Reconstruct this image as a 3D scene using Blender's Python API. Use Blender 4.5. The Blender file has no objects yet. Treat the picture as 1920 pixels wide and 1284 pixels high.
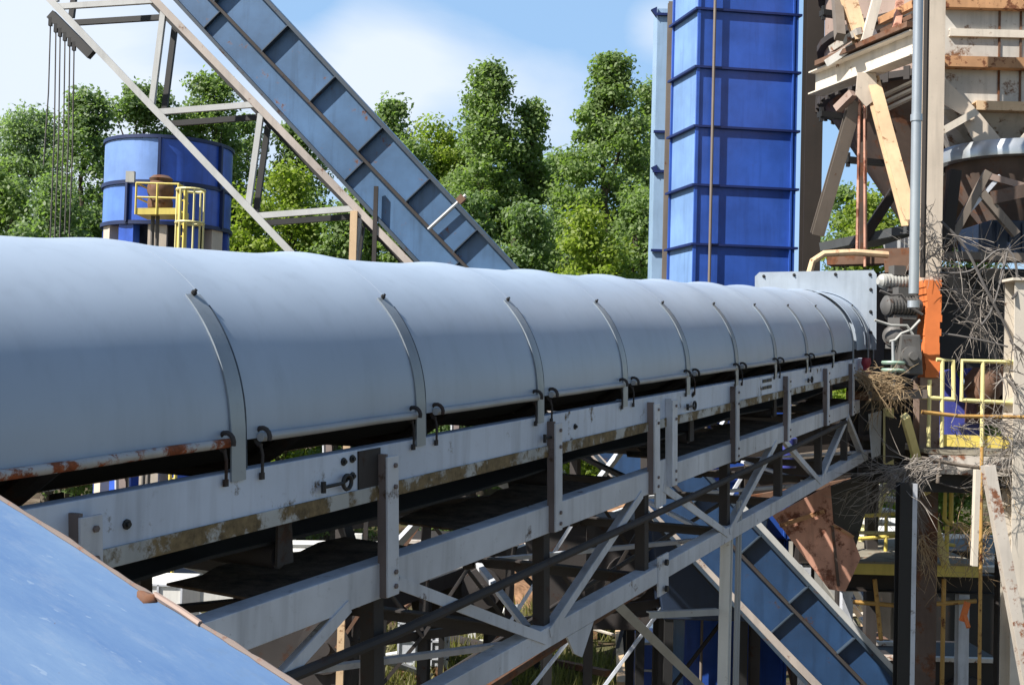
import bpy, bmesh, math, random
import numpy as np
from mathutils import Vector, Matrix
R = math.radians
rnd = random.Random(7)
sc = bpy.context.scene
col = sc.collection
EYE = 6.0
UPZ = Vector((0, 0, 1))

# ------------------------------------------------------------------ camera
F, PIT, ROL = 2200.0, .031, .0265
fw = Vector((0, math.cos(PIT), math.sin(PIT)))
u0 = Vector((0, -math.sin(PIT), math.cos(PIT)))
r0 = Vector((1, 0, 0))
rt = r0 * math.cos(ROL) + u0 * math.sin(ROL)
up_ = -r0 * math.sin(ROL) + u0 * math.cos(ROL)
cam = bpy.data.cameras.new('camera')
camo = bpy.data.objects.new('camera', cam)
col.objects.link(camo)
cam.sensor_width = 36
cam.lens = F / 1920 * 36
cam.clip_start, cam.clip_end = .05, 2000
camo.matrix_world = Matrix(((rt.x, up_.x, -fw.x, 0), (rt.y, up_.y, -fw.y, 0), (rt.z, up_.z, -fw.z, EYE), (0, 0, 0, 1)))
sc.camera = camo


def at(px, py, Z):
    """world point seen at photo position px, py at the distance Z in front of the viewer"""
    d = rt * ((px - 960) / F) - up_ * ((py - 642) / F) + fw
    return d * (Z / d.y) + Vector((0, 0, EYE))


def on_ground(px, py, z=0):
    d = rt * ((px - 960) / F) - up_ * ((py - 642) / F) + fw
    return d * ((z - EYE) / d.z) + Vector((0, 0, EYE))


# conveyor frame: t along, l across (away from the viewer), v up
YAW, EPS = .4761, .0625
CD = Vector((math.sin(YAW) * math.cos(EPS), math.cos(YAW) * math.cos(EPS), math.sin(EPS)))
CL = Vector((-math.cos(YAW), math.sin(YAW), 0))
CU = CD.cross(CL)
if CU.z < 0: CU = -CU
CO = Vector((-.9475, 4.179, -.2417 + EYE))


def cv(t, l, v):
    return CO + CD * t + CL * l + CU * v


# ------------------------------------------------------------------ mesh building
class MB:
    def __init__(s):
        s.v, s.f = [], []

    def add(s, vs, fs):
        n = len(s.v)
        s.v += [Vector(p) for p in vs]
        s.f += [tuple(i + n for i in f) for f in fs]
        return s

    def hexa(s, c):
        return s.add(c, [(0, 3, 2, 1), (4, 5, 6, 7), (0, 1, 5, 4), (1, 2, 6, 5), (2, 3, 7, 6), (3, 0, 4, 7)])

    def bar(s, p0, p1, w, h, up=UPZ, ow=0, oh=0):
        p0, p1 = Vector(p0), Vector(p1)
        d = (p1 - p0).normalized()
        up = Vector(up)
        if abs(d.dot(up)) > .98: up = Vector((0, -1, 0)) if abs(d.y) < .9 else Vector((1, 0, 0))
        sd = d.cross(up).normalized()
        u = sd.cross(d).normalized()
        c = []
        for p in (p0, p1):
            for a, b in ((-1, -1), (1, -1), (1, 1), (-1, 1)):
                c.append(p + sd * (a * w / 2 + ow) + u * (b * h / 2 + oh))
        return s.hexa(c)

    def ibeam(s, p0, p1, w, h, t=.014, up=UPZ):
        s.bar(p0, p1, w, t, up, 0, h / 2 - t / 2)
        s.bar(p0, p1, w, t, up, 0, -h / 2 + t / 2)
        return s.bar(p0, p1, t, h - 2 * t, up)

    def angle(s, p0, p1, w, h, t=.012, up=UPZ, sw=1, sh=1):
        s.bar(p0, p1, t, h, up, sw * (w / 2 - t / 2), 0)
        return s.bar(p0, p1, w - t, t, up, -sw * t / 2, sh * (h / 2 - t / 2))

    def chan(s, p0, p1, w, h, t=.012, up=UPZ, sw=1):
        s.bar(p0, p1, t, h, up, sw * (w / 2 - t / 2), 0)
        for k in (-1, 1):
            s.bar(p0, p1, w - t, t, up, -sw * t / 2, k * (h / 2 - t / 2))
        return s

    def tube(s, pts, r, n=8, cap=True):
        pts = [Vector(p) for p in pts]
        rs = r if isinstance(r, (list, tuple)) else [r] * len(pts)
        prev = None
        rings = []
        for i, p in enumerate(pts):
            d = (pts[min(i + 1, len(pts) - 1)] - pts[max(i - 1, 0)])
            d = d.normalized() if d.length > 1e-9 else UPZ
            if prev is None:
                a = UPZ if abs(d.z) < .9 else Vector((1, 0, 0))
                sd = d.cross(a).normalized()
            else:
                sd = (prev - d * prev.dot(d)).normalized()
            prev = sd
            u = d.cross(sd)
            rings.append([p + (sd * math.cos(2 * math.pi * k / n) + u * math.sin(2 * math.pi * k / n)) * rs[i] for k in range(n)])
        vs = [q for rg in rings for q in rg]
        fs = []
        for i in range(len(pts) - 1):
            for k in range(n):
                a, b = i * n + k, i * n + (k + 1) % n
                fs.append((a, b, b + n, a + n))
        if cap:
            fs.append(tuple(range(n))[::-1])
            fs.append(tuple((len(pts) - 1) * n + k for k in range(n)))
        return s.add(vs, fs)

    def lathe(s, c, prof, n=32, axis=UPZ, cap=True, a0=0):
        axis = Vector(axis).normalized()
        x = axis.cross(UPZ if abs(axis.z) < .9 else Vector((1, 0, 0))).normalized()
        y = axis.cross(x)
        vs, fs = [], []
        for r, h in prof:
            for k in range(n):
                a = 2 * math.pi * k / n + a0
                vs.append(Vector(c) + axis * h + (x * math.cos(a) + y * math.sin(a)) * r)
        for i in range(len(prof) - 1):
            for k in range(n):
                a, b = i * n + k, i * n + (k + 1) % n
                fs.append((a, b, b + n, a + n))
        if cap:
            fs.append(tuple(range(n))[::-1])
            fs.append(tuple((len(prof) - 1) * n + k for k in range(n)))
        return s.add(vs, fs)

    def plate(s, poly, th):
        poly = [Vector(p) for p in poly]
        nrm = (poly[1] - poly[0]).cross(poly[2] - poly[0]).normalized() * th
        n = len(poly)
        return s.add(poly + [p + nrm for p in poly],
                     [tuple(range(n))[::-1], tuple(range(n, 2 * n))] + [(i, (i + 1) % n, (i + 1) % n + n, i + n) for i in range(n)])

    def build(s, name, mat, parent=None, smooth=False, bevel=0, solid=0):
        me = bpy.data.meshes.new(name)
        off = parent_loc(parent)
        me.from_pydata([tuple(p - off) for p in s.v], [], s.f)
        me.validate()
        if not solid:
            b_ = bmesh.new()
            b_.from_mesh(me)
            bmesh.ops.recalc_face_normals(b_, faces=b_.faces)
            b_.to_mesh(me)
            b_.free()
        me.update()
        o = bpy.data.objects.new(name, me)
        col.objects.link(o)
        if mat: me.materials.append(mat)
        if solid:
            md = o.modifiers.new('solid', 'SOLIDIFY')
            md.thickness = solid
            md.offset = -1
        if smooth:
            me.polygons.foreach_set('use_smooth', [True] * len(me.polygons))
            md = o.modifiers.new('split', 'EDGE_SPLIT')
            md.split_angle = R(40)
        if bevel:
            md = o.modifiers.new('bevel', 'BEVEL')
            md.width = bevel
            md.segments = 2
            md.limit_method = 'ANGLE'
        if parent: o.parent = parent
        return o


def parent_loc(p):
    v = Vector((0, 0, 0))
    while p:
        v += p.location
        p = p.parent
    return v


def tag(o, label, cat, group=None, kind=None):
    o['label'] = label
    if cat: o['category'] = cat
    if group: o['group'] = group
    if kind: o['kind'] = kind
    return o


def thing(name, label, cat, loc, group=None):
    o = bpy.data.objects.new(name, None)
    o.empty_display_size = .2
    col.objects.link(o)
    o.location = loc
    return tag(o, label, cat, group)


def struct(o):
    o['kind'] = 'structure'
    return o


# ------------------------------------------------------------------ materials
def lin(r, g, b):
    return tuple(((c / 255) / 12.92 if c <= 10 else ((c / 255 + .055) / 1.055) ** 2.4) for c in (r, g, b)) + (1,)


class NT:
    def __init__(s, name):
        s.m = bpy.data.materials.new(name)
        s.m.use_nodes = True
        s.t = s.m.node_tree
        s.b = s.t.nodes['Principled BSDF']
        s.out = s.t.nodes['Material Output']

    def n(s, typ, **k):
        x = s.t.nodes.new(typ)
        for a, v in k.items():
            if a.startswith('i_'):
                key = a[2:].replace('_', ' ')
                x.inputs[key].default_value = v
            else:
                setattr(x, a, v)
        return x

    def l(s, a, b):
        s.t.links.new(a, b)

    def noise(s, scale, detail=5, rough=.6, stretch=None, off=0, rot=0):
        tc = s.n('ShaderNodeTexCoord')
        mp = s.n('ShaderNodeMapping')
        s.l(tc.outputs['Object'], mp.inputs['Vector'])
        if stretch: mp.inputs['Scale'].default_value = stretch
        mp.inputs['Location'].default_value = (off, off * .7, off * 1.3)
        if rot:
            m0 = s.n('ShaderNodeMapping')
            m0.inputs['Rotation'].default_value = (0, 0, R(-rot))
            s.l(tc.outputs['Object'], m0.inputs['Vector'])
            s.l(m0.outputs['Vector'], mp.inputs['Vector'])
        x = s.n('ShaderNodeTexNoise')
        x.inputs['Scale'].default_value = scale
        x.inputs['Detail'].default_value = detail
        x.inputs['Roughness'].default_value = rough
        s.l(mp.outputs['Vector'], x.inputs['Vector'])
        return x.outputs['Fac']

    def ramp(s, fac, a, b, ca=(0, 0, 0, 1), cb=(1, 1, 1, 1)):
        x = s.n('ShaderNodeValToRGB')
        x.color_ramp.elements[0].position = a
        x.color_ramp.elements[1].position = b
        x.color_ramp.elements[0].color = ca
        x.color_ramp.elements[1].color = cb
        s.l(fac, x.inputs['Fac'])
        return x.outputs['Color']

    def mix(s, fac, a, b, blend='MIX'):
        x = s.n('ShaderNodeMix', data_type='RGBA', blend_type=blend)
        for sock, v in ((x.inputs[0], fac), (x.inputs[6], a), (x.inputs[7], b)):
            if isinstance(v, (int, float, tuple)):
                sock.default_value = v
            else:
                s.l(v, sock)
        return x.outputs[2]

    def bump(s, h, strength=.3, dist=.01):
        x = s.n('ShaderNodeBump')
        x.inputs['Strength'].default_value = strength
        x.inputs['Distance'].default_value = dist
        s.l(h, x.inputs['Height'])
        s.l(x.outputs['Normal'], s.b.inputs['Normal'])


def scl(c, k): return tuple(min(1, x * k) for x in c[:3]) + (1,)


RUST = (.17, .062, .024, 1)
RUSTD = (.055, .026, .016, 1)


KP = .72


def paint(name, c, rough=.45, var=.25, rust=.1, rscale=6, metal=0, rustc=RUST, streak=True, grime=.35, off=0, spec=.5, big_bump=0):
    """weathered painted steel: tone variation, runs, grime and rust patches"""
    c = scl(c, KP)
    t = NT(name)
    big = t.noise(1.3, 4, .6, off=off)
    base = t.mix(t.ramp(big, .3, .7), scl(c, 1 - var), scl(c, 1 + var * .5))
    if streak:
        st = t.noise(9, 3, .6, (1, 1, .09), off + 3)
        base = t.mix(t.ramp(st, .5, .75, (0, 0, 0, 1), (grime,) * 3 + (1,)), base, scl(c, .45))
    fine = t.noise(rscale * 4, 6, .75, off=off + 5)
    base = t.mix(t.ramp(fine, .58, .8, (0, 0, 0, 1), (grime * .7,) * 3 + (1,)), base, (.06, .05, .045, 1))
    if rust > 0:
        rn = t.noise(rscale, 7, .72, off=off + 9)
        e = .72 - .34 * rust
        msk = t.ramp(rn, e - .025, e + .045)
        rcol = t.mix(t.ramp(fine, .35, .65), rustc, scl(rustc, .38))
        base = t.mix(msk, base, rcol)
        rr = t.ramp(msk, 0, 1, (rough,) * 3 + (1,), (.9,) * 3 + (1,))
        t.l(rr, t.b.inputs['Roughness'])
        if metal:
            mm = t.ramp(msk, 0, 1, (metal,) * 3 + (1,), (0, 0, 0, 1))
            t.l(mm, t.b.inputs['Metallic'])
    else:
        t.b.inputs['Roughness'].default_value = rough
        t.b.inputs['Metallic'].default_value = metal
    t.b.inputs['Specular IOR Level'].default_value = spec
    t.l(base, t.b.inputs['Base Color'])
    if big_bump:
        t.bump(t.noise(2.2, 3, .5, off=2), big_bump, .02)
    else:
        t.bump(fine, .15, .004)
    return t.m


M = {}
M['hood'] = paint('hood_sheet', (.47, .57, .71, 1), .42, .08, 0, 3, .0, grime=.16, spec=.6, big_bump=.07)
M['strap'] = paint('strap_steel', (.38, .44, .50, 1), .4, .25, .14, 9, .2, grime=.4)
M['greysteel'] = paint('grey_painted_steel', (.76, .80, .88, 1), .55, .28, .22, 5, rustc=(.13, .075, .045, 1), grime=.6)
M['plate'] = paint('dull_end_plate', (.42, .49, .58, 1), .5, .2, .08, 5, grime=.35)
M['edge'] = paint('stained_edge_steel', (.58, .60, .60, 1), .6, .35, .72, 4, rustc=(.22, .16, .08, 1), grime=.6)
M['whitesteel'] = paint('white_painted_channel', (.72, .82, 1.0, 1), .5, .2, .26, 5, rustc=(.16, .11, .05, 1), grime=.5)
M['darksteel'] = paint('dark_rusted_steel', (.05, .043, .042, 1), .8, .4, .35, 4, rustc=RUSTD)
M['postweb'] = paint('brown_post_web', (.26, .21, .20, 1), .75, .45, .35, 5, rustc=(.09, .05, .03, 1))
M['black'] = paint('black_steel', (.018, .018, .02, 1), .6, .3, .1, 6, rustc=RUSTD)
M['ruststeel'] = paint('rusted_steel', (.2, .11, .07, 1), .85, .4, .55, 3)
M['rustpipe'] = paint('rusting_pipe', (.55, .55, .55, 1), .5, .15, .62, 9, rustc=(.30, .08, .025, 1))
M['pipe'] = paint('pale_pipe', (.46, .48, .5, 1), .45, .15, .08, 9)
M['belt'] = paint('rubber_belt', (.012, .012, .013, 1), .85, .3, 0)
M['galv'] = paint('galvanised_pipe', (.62, .66, .70, 1), .3, .12, .04, 6, .6, grime=.15)
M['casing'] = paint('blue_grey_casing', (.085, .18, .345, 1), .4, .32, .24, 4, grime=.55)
M['casing_low'] = paint('shade_toned_blue_casing', (.022, .066, .165, 1), .45, .35, .2, 5, rustc=RUSTD, grime=.55)  # lower incline casing: the shade on it is put into a deeper blue
M['casing_flange'] = paint('casing_flange', (.04, .065, .10, 1), .55, .3, .3, 5, rustc=RUSTD)
M['truss'] = paint('pale_truss_steel', (.55, .56, .56, 1), .5, .18, .1, 5, grime=.3)
M['chord'] = paint('worn_chord_steel', (.50, .44, .40, 1), .6, .25, .3, 4, rustc=(.2, .1, .06, 1))
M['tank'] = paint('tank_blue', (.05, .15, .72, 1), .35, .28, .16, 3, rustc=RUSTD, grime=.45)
M['sheentank'] = paint('sky_sheen_tank_blue', (.22, .38, .80, 1), .4, .2, .03, 3, rustc=RUSTD, grime=.2)  # paler plates: sky sheen of the sunlit side put into the colour
M['sheentank2'] = paint('half_sky_sheen_tank_blue', (.14, .29, .78, 1), .4, .2, .03, 3, rustc=RUSTD, grime=.2)  # weaker share of the same sheen in the colour
M['tanktrim'] = paint('tank_trim', (.012, .03, .12, 1), .5, .3, .1, 4, rustc=RUSTD)
M['tower'] = paint('tower_blue', (.045, .135, .60, 1), .32, .28, .10, 3, rustc=RUSTD, grime=.4)
M['towertrim'] = paint('tower_rib_blue', (.012, .03, .16, 1), .45, .25, .08, 4, rustc=RUSTD)
M['sunlittower'] = paint('sunlit_tone_tower_blue', (.24, .42, .78, 1), .4, .2, .08, 3, rustc=RUST, grime=.4)  # paler side face: the sunlight on it is put into the colour
M['palecasing'] = paint('pale_blue_casing', (.38, .56, .80, 1), .4, .15, .04, 4)
M['taupe'] = paint('taupe_column', (.24, .20, .165, 1), .6, .2, .2, 4)
M['brown'] = paint('dark_brown_column', (.03, .022, .018, 1), .7, .3, .25, 4, rustc=RUSTD)
M['tan'] = paint('tan_column', (.80, .69, .57, 1), .55, .15, .12, 4, rustc=(.22, .12, .06, 1))
M['pinkish'] = paint('faded_primer_column', (.42, .31, .26, 1), .7, .25, .3, 5)
M['orange'] = paint('orange_primer', (.95, .26, .07, 1), .75, .3, .12, 8, rustc=(.25, .06, .02, 1))
M['cream'] = paint('cream_beam', (.86, .78, .67, 1), .55, .15, .2, 5, rustc=(.25, .13, .06, 1))
M['buff'] = paint('buff_brace', (.84, .60, .37, 1), .6, .25, .34, 6, rustc=(.3, .14, .06, 1))
M['binwall'] = paint('bin_wall', (.72, .68, .62, 1), .5, .25, .42, 2.5, rustc=(.22, .11, .055, 1), grime=.45)
M['stiff'] = paint('rusty_stiffener', (.66, .36, .18, 1), .75, .3, .5, 6, rustc=(.2, .07, .03, 1))
M['bindark'] = paint('rust_dark_bin', (.15, .105, .085, 1), .8, .45, .5, 3, rustc=(.17, .07, .035, 1))
M['dirty_and_shade_black'] = paint('oily_and_shade_black', (.02, .018, .017, 1), .55, .4, .25, 6, rustc=RUSTD)
M['hopper'] = paint('rust_hopper', (.80, .42, .30, 1), .75, .45, .5, 3.2, rustc=(.24, .085, .05, 1), grime=.55)
M['yellow'] = paint('safety_yellow', (.92, .74, .18, 1), .5, .15, .1, 7, rustc=(.25, .12, .04, 1))
M['paleyellow'] = paint('faded_yellow', (.95, .86, .40, 1), .5, .12, .12, 7, rustc=(.25, .12, .04, 1))
M['ochre'] = paint('rusting_yellow', (.62, .36, .10, 1), .6, .3, .4, 6)
M['navy'] = paint('navy_sheet', (.018, .035, .075, 1), .5, .25, .1, 4, rustc=RUSTD)
M['violet'] = paint('violet_blue_sheet', (.10, .12, .52, 1), .45, .2, .06, 4, rustc=RUSTD)
M['machine'] = paint('machine_grey', (.14, .135, .13, 1), .55, .35, .35, 5, rustc=RUSTD)
M['machinepale'] = paint('pale_machine', (.55, .55, .52, 1), .45, .25, .2, 6)
M['white'] = paint('white_paint', (.95, .94, .90, 1), .55, .12, .1, 5, rustc=(.3, .2, .1, 1))
M['rawhite'] = paint('white_rusty_brace', (.74, .68, .61, 1), .6, .25, .5, 5, rustc=(.30, .12, .06, 1))
M['concrete'] = paint('concrete', (.34, .33, .30, 1), .9, .3, 0)
M['grating'] = paint('deck_plate', (.36, .33, .26, 1), .8, .3, .4, 5)
M['cable'] = paint('grey_cable', (.13, .12, .115, 1), .7, .3, 0)
M['red'] = paint('red_paint', (.32, .02, .04, 1), .5, .2, .1, 5)
M['greenpaint'] = paint('pale_green_paint', (.36, .52, .42, 1), .5, .2, .1, 5)
M['roofdark'] = paint('dark_roof_sheet', (.07, .08, .09, 1), .55, .3, .15, 4)


def simple(name, ca, cb, scale, rough=.9, bump=.4, detail=8, stretch=None, dist=.03):
    t = NT(name)
    n = t.noise(scale, detail, .7, stretch)
    t.l(t.mix(t.ramp(n, .35, .65), ca, cb), t.b.inputs['Base Color'])
    t.b.inputs['Roughness'].default_value = rough
    t.b.inputs['Specular IOR Level'].default_value = .2
    t.bump(n, bump, dist)
    return t.m


M['dirt'] = simple('dirt_heap', (.10, .055, .03, 1), (.36, .21, .12, 1), 3)
M['gap_shade'] = simple('gap_shade_brown', (.03, .022, .017, 1), (.13, .092, .065, 1), 9, .95, .8, 9, None, .03)
M['twig'] = simple('dead_twig', (.12, .105, .095, 1), (.32, .29, .26, 1), 8)
M['straw'] = simple('dry_straw', (.20, .13, .07, 1), (.42, .32, .20, 1), 8)
M['bark'] = simple('bark', (.05, .04, .03, 1), (.13, .11, .085, 1), 6)


M['rimrust'] = paint('rust_rim', (.24, .19, .17, 1), .8, .4, .45, 40, rustc=(.24, .13, .09, 1))


def blue_sheet():
    t = NT('scuffed_sky_blue_sheet')
    a = t.noise(5, 8, .72, (.16, 1.9, 1), 0, -41)
    b = t.noise(40, 7, .8, (.07, 1.5, 1), 4, -41)
    c = t.mix(t.ramp(a, .3, .7), (.036, .09, .215, 1), (.098, .165, .275, 1))
    c = t.mix(t.ramp(b, .52, .75, (0, 0, 0, 1), (.5, .5, .5, 1)), c, (.15, .20, .28, 1))
    d = t.noise(9, 9, .78, (.5, 1.2, 1), 8, -41)
    c = t.mix(t.ramp(d, .60, .74, (0, 0, 0, 1), (.45, .45, .45, 1)), c, (.07, .10, .14, 1))
    e = t.noise(55, 5, .7, None, 13)
    c = t.mix(t.ramp(e, .70, .74), c, (.06, .035, .022, 1))
    sc_ = t.noise(160, 3, .6, (.012, 1, 1), 17, -38)
    c = t.mix(t.ramp(sc_, .66, .70, (0, 0, 0, 1), (.5, .5, .5, 1)), c, (.17, .23, .32, 1))
    t.l(c, t.b.inputs['Base Color'])
    t.b.inputs['Roughness'].default_value = .45
    t.bump(b, .08, .003)
    return t.m


M['bluesheet'] = blue_sheet()


def leafmat(name, ca, cb):
    t = NT(name)
    g = t.n('ShaderNodeNewGeometry')
    c = t.mix(g.outputs['Random Per Island'], ca, cb)
    n = t.noise(.35, 4, .6)
    c = t.mix(t.ramp(n, .35, .65, (0, 0, 0, 1), (.6, .6, .6, 1)), c, scl(cb, 1.15))
    t.l(c, t.b.inputs['Base Color'])
    t.b.inputs['Roughness'].default_value = .5
    t.b.inputs['Specular IOR Level'].default_value = .35
    tr = t.n('ShaderNodeBsdfTranslucent')
    t.l(t.mix(1.0, c, (1.3, 1.5, .6, 1), 'MULTIPLY'), tr.inputs['Color'])
    mx = t.n('ShaderNodeMixShader')
    mx.inputs['Fac'].default_value = .5
    t.l(t.b.outputs[0], mx.inputs[1])
    t.l(tr.outputs[0], mx.inputs[2])
    t.l(mx.outputs[0], t.out.inputs['Surface'])
    return t.m


M['leaf_mid'] = leafmat('leaf_mid_green', (.10, .155, .055, 1), (.20, .275, .105, 1))
M['leaf_dark'] = leafmat('leaf_dark_green', (.095, .145, .065, 1), (.18, .255, .115, 1))
M['leaf_yellow'] = leafmat('leaf_yellow_green', (0.111, 0.169, 0.026, 1), (0.247, 0.312, 0.052, 1))
M['leaf_dry'] = leafmat('dry_grass', (.09, .10, .035, 1), (.22, .20, .09, 1))
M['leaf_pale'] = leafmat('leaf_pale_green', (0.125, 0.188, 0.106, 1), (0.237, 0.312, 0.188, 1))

# ------------------------------------------------------------------ light
SUN_EL = R(46)
sh = Vector((-.87, -.49, 0)).normalized()          # horizontal direction towards the sun
sun_dir = sh * math.cos(SUN_EL) + UPZ * math.sin(SUN_EL)
sl = bpy.data.lights.new('sun', 'SUN')
sl.energy = 5
sl.angle = R(.5)
sl.color = (1, .94, .85)
so = bpy.data.objects.new('sun', sl)
col.objects.link(so)
so.rotation_euler = sun_dir.to_track_quat('Z', 'Y').to_euler()
so.location = (-10, 0, 30)

w = bpy.data.worlds.new('World')
sc.world = w
w.use_nodes = True
wt = w.node_tree
bg = wt.nodes['Background']
sky = wt.nodes.new('ShaderNodeTexSky')
sky.sky_type = 'NISHITA'
sky.sun_disc = False
sky.sun_elevation = SUN_EL
sky.sun_rotation = math.atan2(sh.x, sh.y)
sky.air_density = 1.2
sky.dust_density = .6
sky.ozone_density = 1.5


def wn(t, **k):
    x = wt.nodes.new(t)
    for a, v in k.items(): setattr(x, a, v)
    return x


tc = wn('ShaderNodeTexCoord')
sep = wn('ShaderNodeSeparateXYZ')
wt.links.new(tc.outputs['Generated'], sep.inputs[0])
zz = wn('ShaderNodeMath', operation='MAXIMUM')
wt.links.new(sep.outputs['Z'], zz.inputs[0])
zz.inputs[1].default_value = 0
za = wn('ShaderNodeMath', operation='ADD')
wt.links.new(zz.outputs[0], za.inputs[0])
za.inputs[1].default_value = .22
cmb = wn('ShaderNodeCombineXYZ')
for ax, i in (('X', 0), ('Y', 1)):
    dv = wn('ShaderNodeMath', operation='DIVIDE')
    wt.links.new(sep.outputs[ax], dv.inputs[0])
    wt.links.new(za.outputs[0], dv.inputs[1])
    wt.links.new(dv.outputs[0], cmb.inputs[i])
cn = wn('ShaderNodeTexNoise')
cn.inputs['Scale'].default_value = 1.05
cn.inputs['Detail'].default_value = 9
cn.inputs['Roughness'].default_value = .55
cn.inputs['Distortion'].default_value = .35
mpw = wn('ShaderNodeMapping')
mpw.inputs['Location'].default_value = (3.1, 1.4, 0)
wt.links.new(cmb.outputs[0], mpw.inputs['Vector'])
wt.links.new(mpw.outputs[0], cn.inputs['Vector'])
# cloud banks that lie over particular compass directions
acc0 = wn('ShaderNodeMath', operation='MULTIPLY_ADD')
wt.links.new(cn.outputs['Fac'], acc0.inputs[0])
acc0.inputs[1].default_value = .75
acc0.inputs[2].default_value = -.13
acc = acc0.outputs[0]


def bank(px, py, rad, amt):
    global acc
    d = (at(px, py, 10) - Vector((0, 0, EYE))).normalized()
    dt = wn('ShaderNodeVectorMath', operation='DISTANCE')
    wt.links.new(tc.outputs['Generated'], dt.inputs[0])
    dt.inputs[1].default_value = d
    mr = wn('ShaderNodeMapRange', interpolation_type='SMOOTHSTEP')
    wt.links.new(dt.outputs['Value'], mr.inputs['Value'])
    mr.inputs['From Min'].default_value = 0
    mr.inputs['From Max'].default_value = rad
    mr.inputs['To Min'].default_value = amt
    mr.inputs['To Max'].default_value = 0
    ad = wn('ShaderNodeMath', operation='ADD')
    wt.links.new(acc, ad.inputs[0])
    wt.links.new(mr.outputs[0], ad.inputs[1])
    acc = ad.outputs[0]


bank(60, 160, .34, .62)
bank(800, 130, .11, .36)
bank(1010, 200, .10, .34)
bank(650, 200, .12, .30)
bank(1230, 60, .05, .25)
bank(560, -10, .05, -.2)
cr = wn('ShaderNodeValToRGB')
cr.color_ramp.elements[0].position = .36
cr.color_ramp.elements[1].position = .66
wt.links.new(acc, cr.inputs['Fac'])
cm = wn('ShaderNodeMix', data_type='RGBA')
wt.links.new(cr.outputs['Color'], cm.inputs[0])
# added bright blue veil that lifts only the low sky ahead
vd = wn('ShaderNodeVectorMath', operation='DISTANCE')
wt.links.new(tc.outputs['Generated'], vd.inputs[0])
vd.inputs[1].default_value = (0, .97, .22)
vm = wn('ShaderNodeMapRange', interpolation_type='SMOOTHSTEP')
wt.links.new(vd.outputs['Value'], vm.inputs['Value'])
vm.inputs['From Min'].default_value = .25
vm.inputs['From Max'].default_value = 1.0
vm.inputs['To Min'].default_value = .75
vm.inputs['To Max'].default_value = 0
vx = wn('ShaderNodeMix', data_type='RGBA')
wt.links.new(vm.outputs[0], vx.inputs[0])
wt.links.new(sky.outputs[0], vx.inputs[6])
vx.inputs[7].default_value = (3.2, 5.3, 8.3, 1)
wt.links.new(vx.outputs[2], cm.inputs[6])
cm.inputs[7].default_value = (6.6, 7.35, 8.4, 1)
wt.links.new(cm.outputs[2], bg.inputs['Color'])
bg.inputs['Strength'].default_value = .068
sc.view_settings.view_transform = 'Standard'
sc.view_settings.look = 'None'
sc.view_settings.exposure = .9
sc.view_settings.gamma = 1

# ------------------------------------------------------------------ ground
def ground():
    m = MB()
    n = 60
    xs = [math.copysign(abs(k) ** 2.2, k) * 600 for k in np.linspace(-1, 1, n)]
    for j in range(n):
        for i in range(n):
            x, y = xs[i], xs[j] + 30
            m.v.append(Vector((x, y, 0.10 * math.sin(x * .6) * math.cos(y * .5) - .1)))
    for j in range(n - 1):
        for i in range(n - 1):
            a = j * n + i
            m.f.append((a, a + 1, a + n + 1, a + n))
    t = NT('yard_ground')
    a = t.noise(.16, 6, .65)
    b = t.noise(2.2, 8, .75, off=3)
    c = t.noise(.5, 7, .7, off=7)
    dirt = t.mix(t.ramp(b, .35, .65), (.03, .021, .015, 1), (.12, .085, .055, 1))
    grass = t.mix(t.ramp(b, .35, .65), (.03, .036, .013, 1), (.11, .105, .05, 1))
    x = t.mix(t.ramp(c, .47, .56), dirt, grass)
    x = t.mix(t.ramp(a, .52, .6), x, t.mix(t.ramp(b, .3, .7), (.10, .08, .06, 1), (.28, .23, .17, 1)))
    t.l(x, t.b.inputs['Base Color'])
    t.b.inputs['Roughness'].default_value = .95
    t.b.inputs['Specular IOR Level'].default_value = .15
    t.bump(b, .6, .08)
    return struct(m.build('ground', t.m, smooth=True))


ground()

# ------------------------------------------------------------------ covered belt conveyor
SP = 1.22
HA, HB, SK = .71, .67, .045
conv = thing('belt_conveyor', 'long grey covered belt conveyor with arched hood panels held by strap bands', 'conveyor', cv(0, .7, -.4))


def hood_pt(t, th, e0=0.0):
    k = round(t / SP)
    near = math.exp(-((t - k * SP + .03) / .19) ** 2)
    topw = max(0, math.sin(th)) ** 5
    e = e0 + .020 * near * topw + .0012 * math.sin(t * 7.3 + th * 3) + .001 * math.sin(t * 3.1 - th * 5)
    return cv(t, HA - (HA + e) * math.cos(th), SK + (HB + e) * math.sin(th))


def hood_panel(t0, t1, e0=0, tilt=0.0):
    m = MB()
    nt, na = 26, 40
    rows = [(-1, None)] + [(0, math.pi * k / na) for k in range(na + 1)] + [(1, None)]
    for i in range(nt + 1):
        t = t0 + (t1 - t0) * i / nt
        for s, th in rows:
            if s == -1: p = cv(t, -.0 - e0, 0)
            elif s == 1: p = cv(t, 2 * HA + e0, 0)
            else: p = hood_pt(t + tilt * math.sin(th), th, e0)
            m.v.append(p)
    n = len(rows)
    for i in range(nt):
        for j in range(n - 1):
            a = i * n + j
            m.f.append((a, a + n, a + n + 1, a + 1))
    return m.build('cover_panel', M['hood'], conv, smooth=True, solid=-.004)


NS = 10
for k in range(-2, 8):
    hood_panel(k * SP - .0, (k + 1) * SP - .004)
hood_panel(8 * SP, 9 * SP - .12, .0, .03)
hood_panel(9 * SP + .02, 9 * SP + .50, .012, .10)
hood_panel(9 * SP + .68, 10 * SP - .20, -.01, .12)
hood_panel(10 * SP - .02, 12.0, 0.01, -.02)


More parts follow.
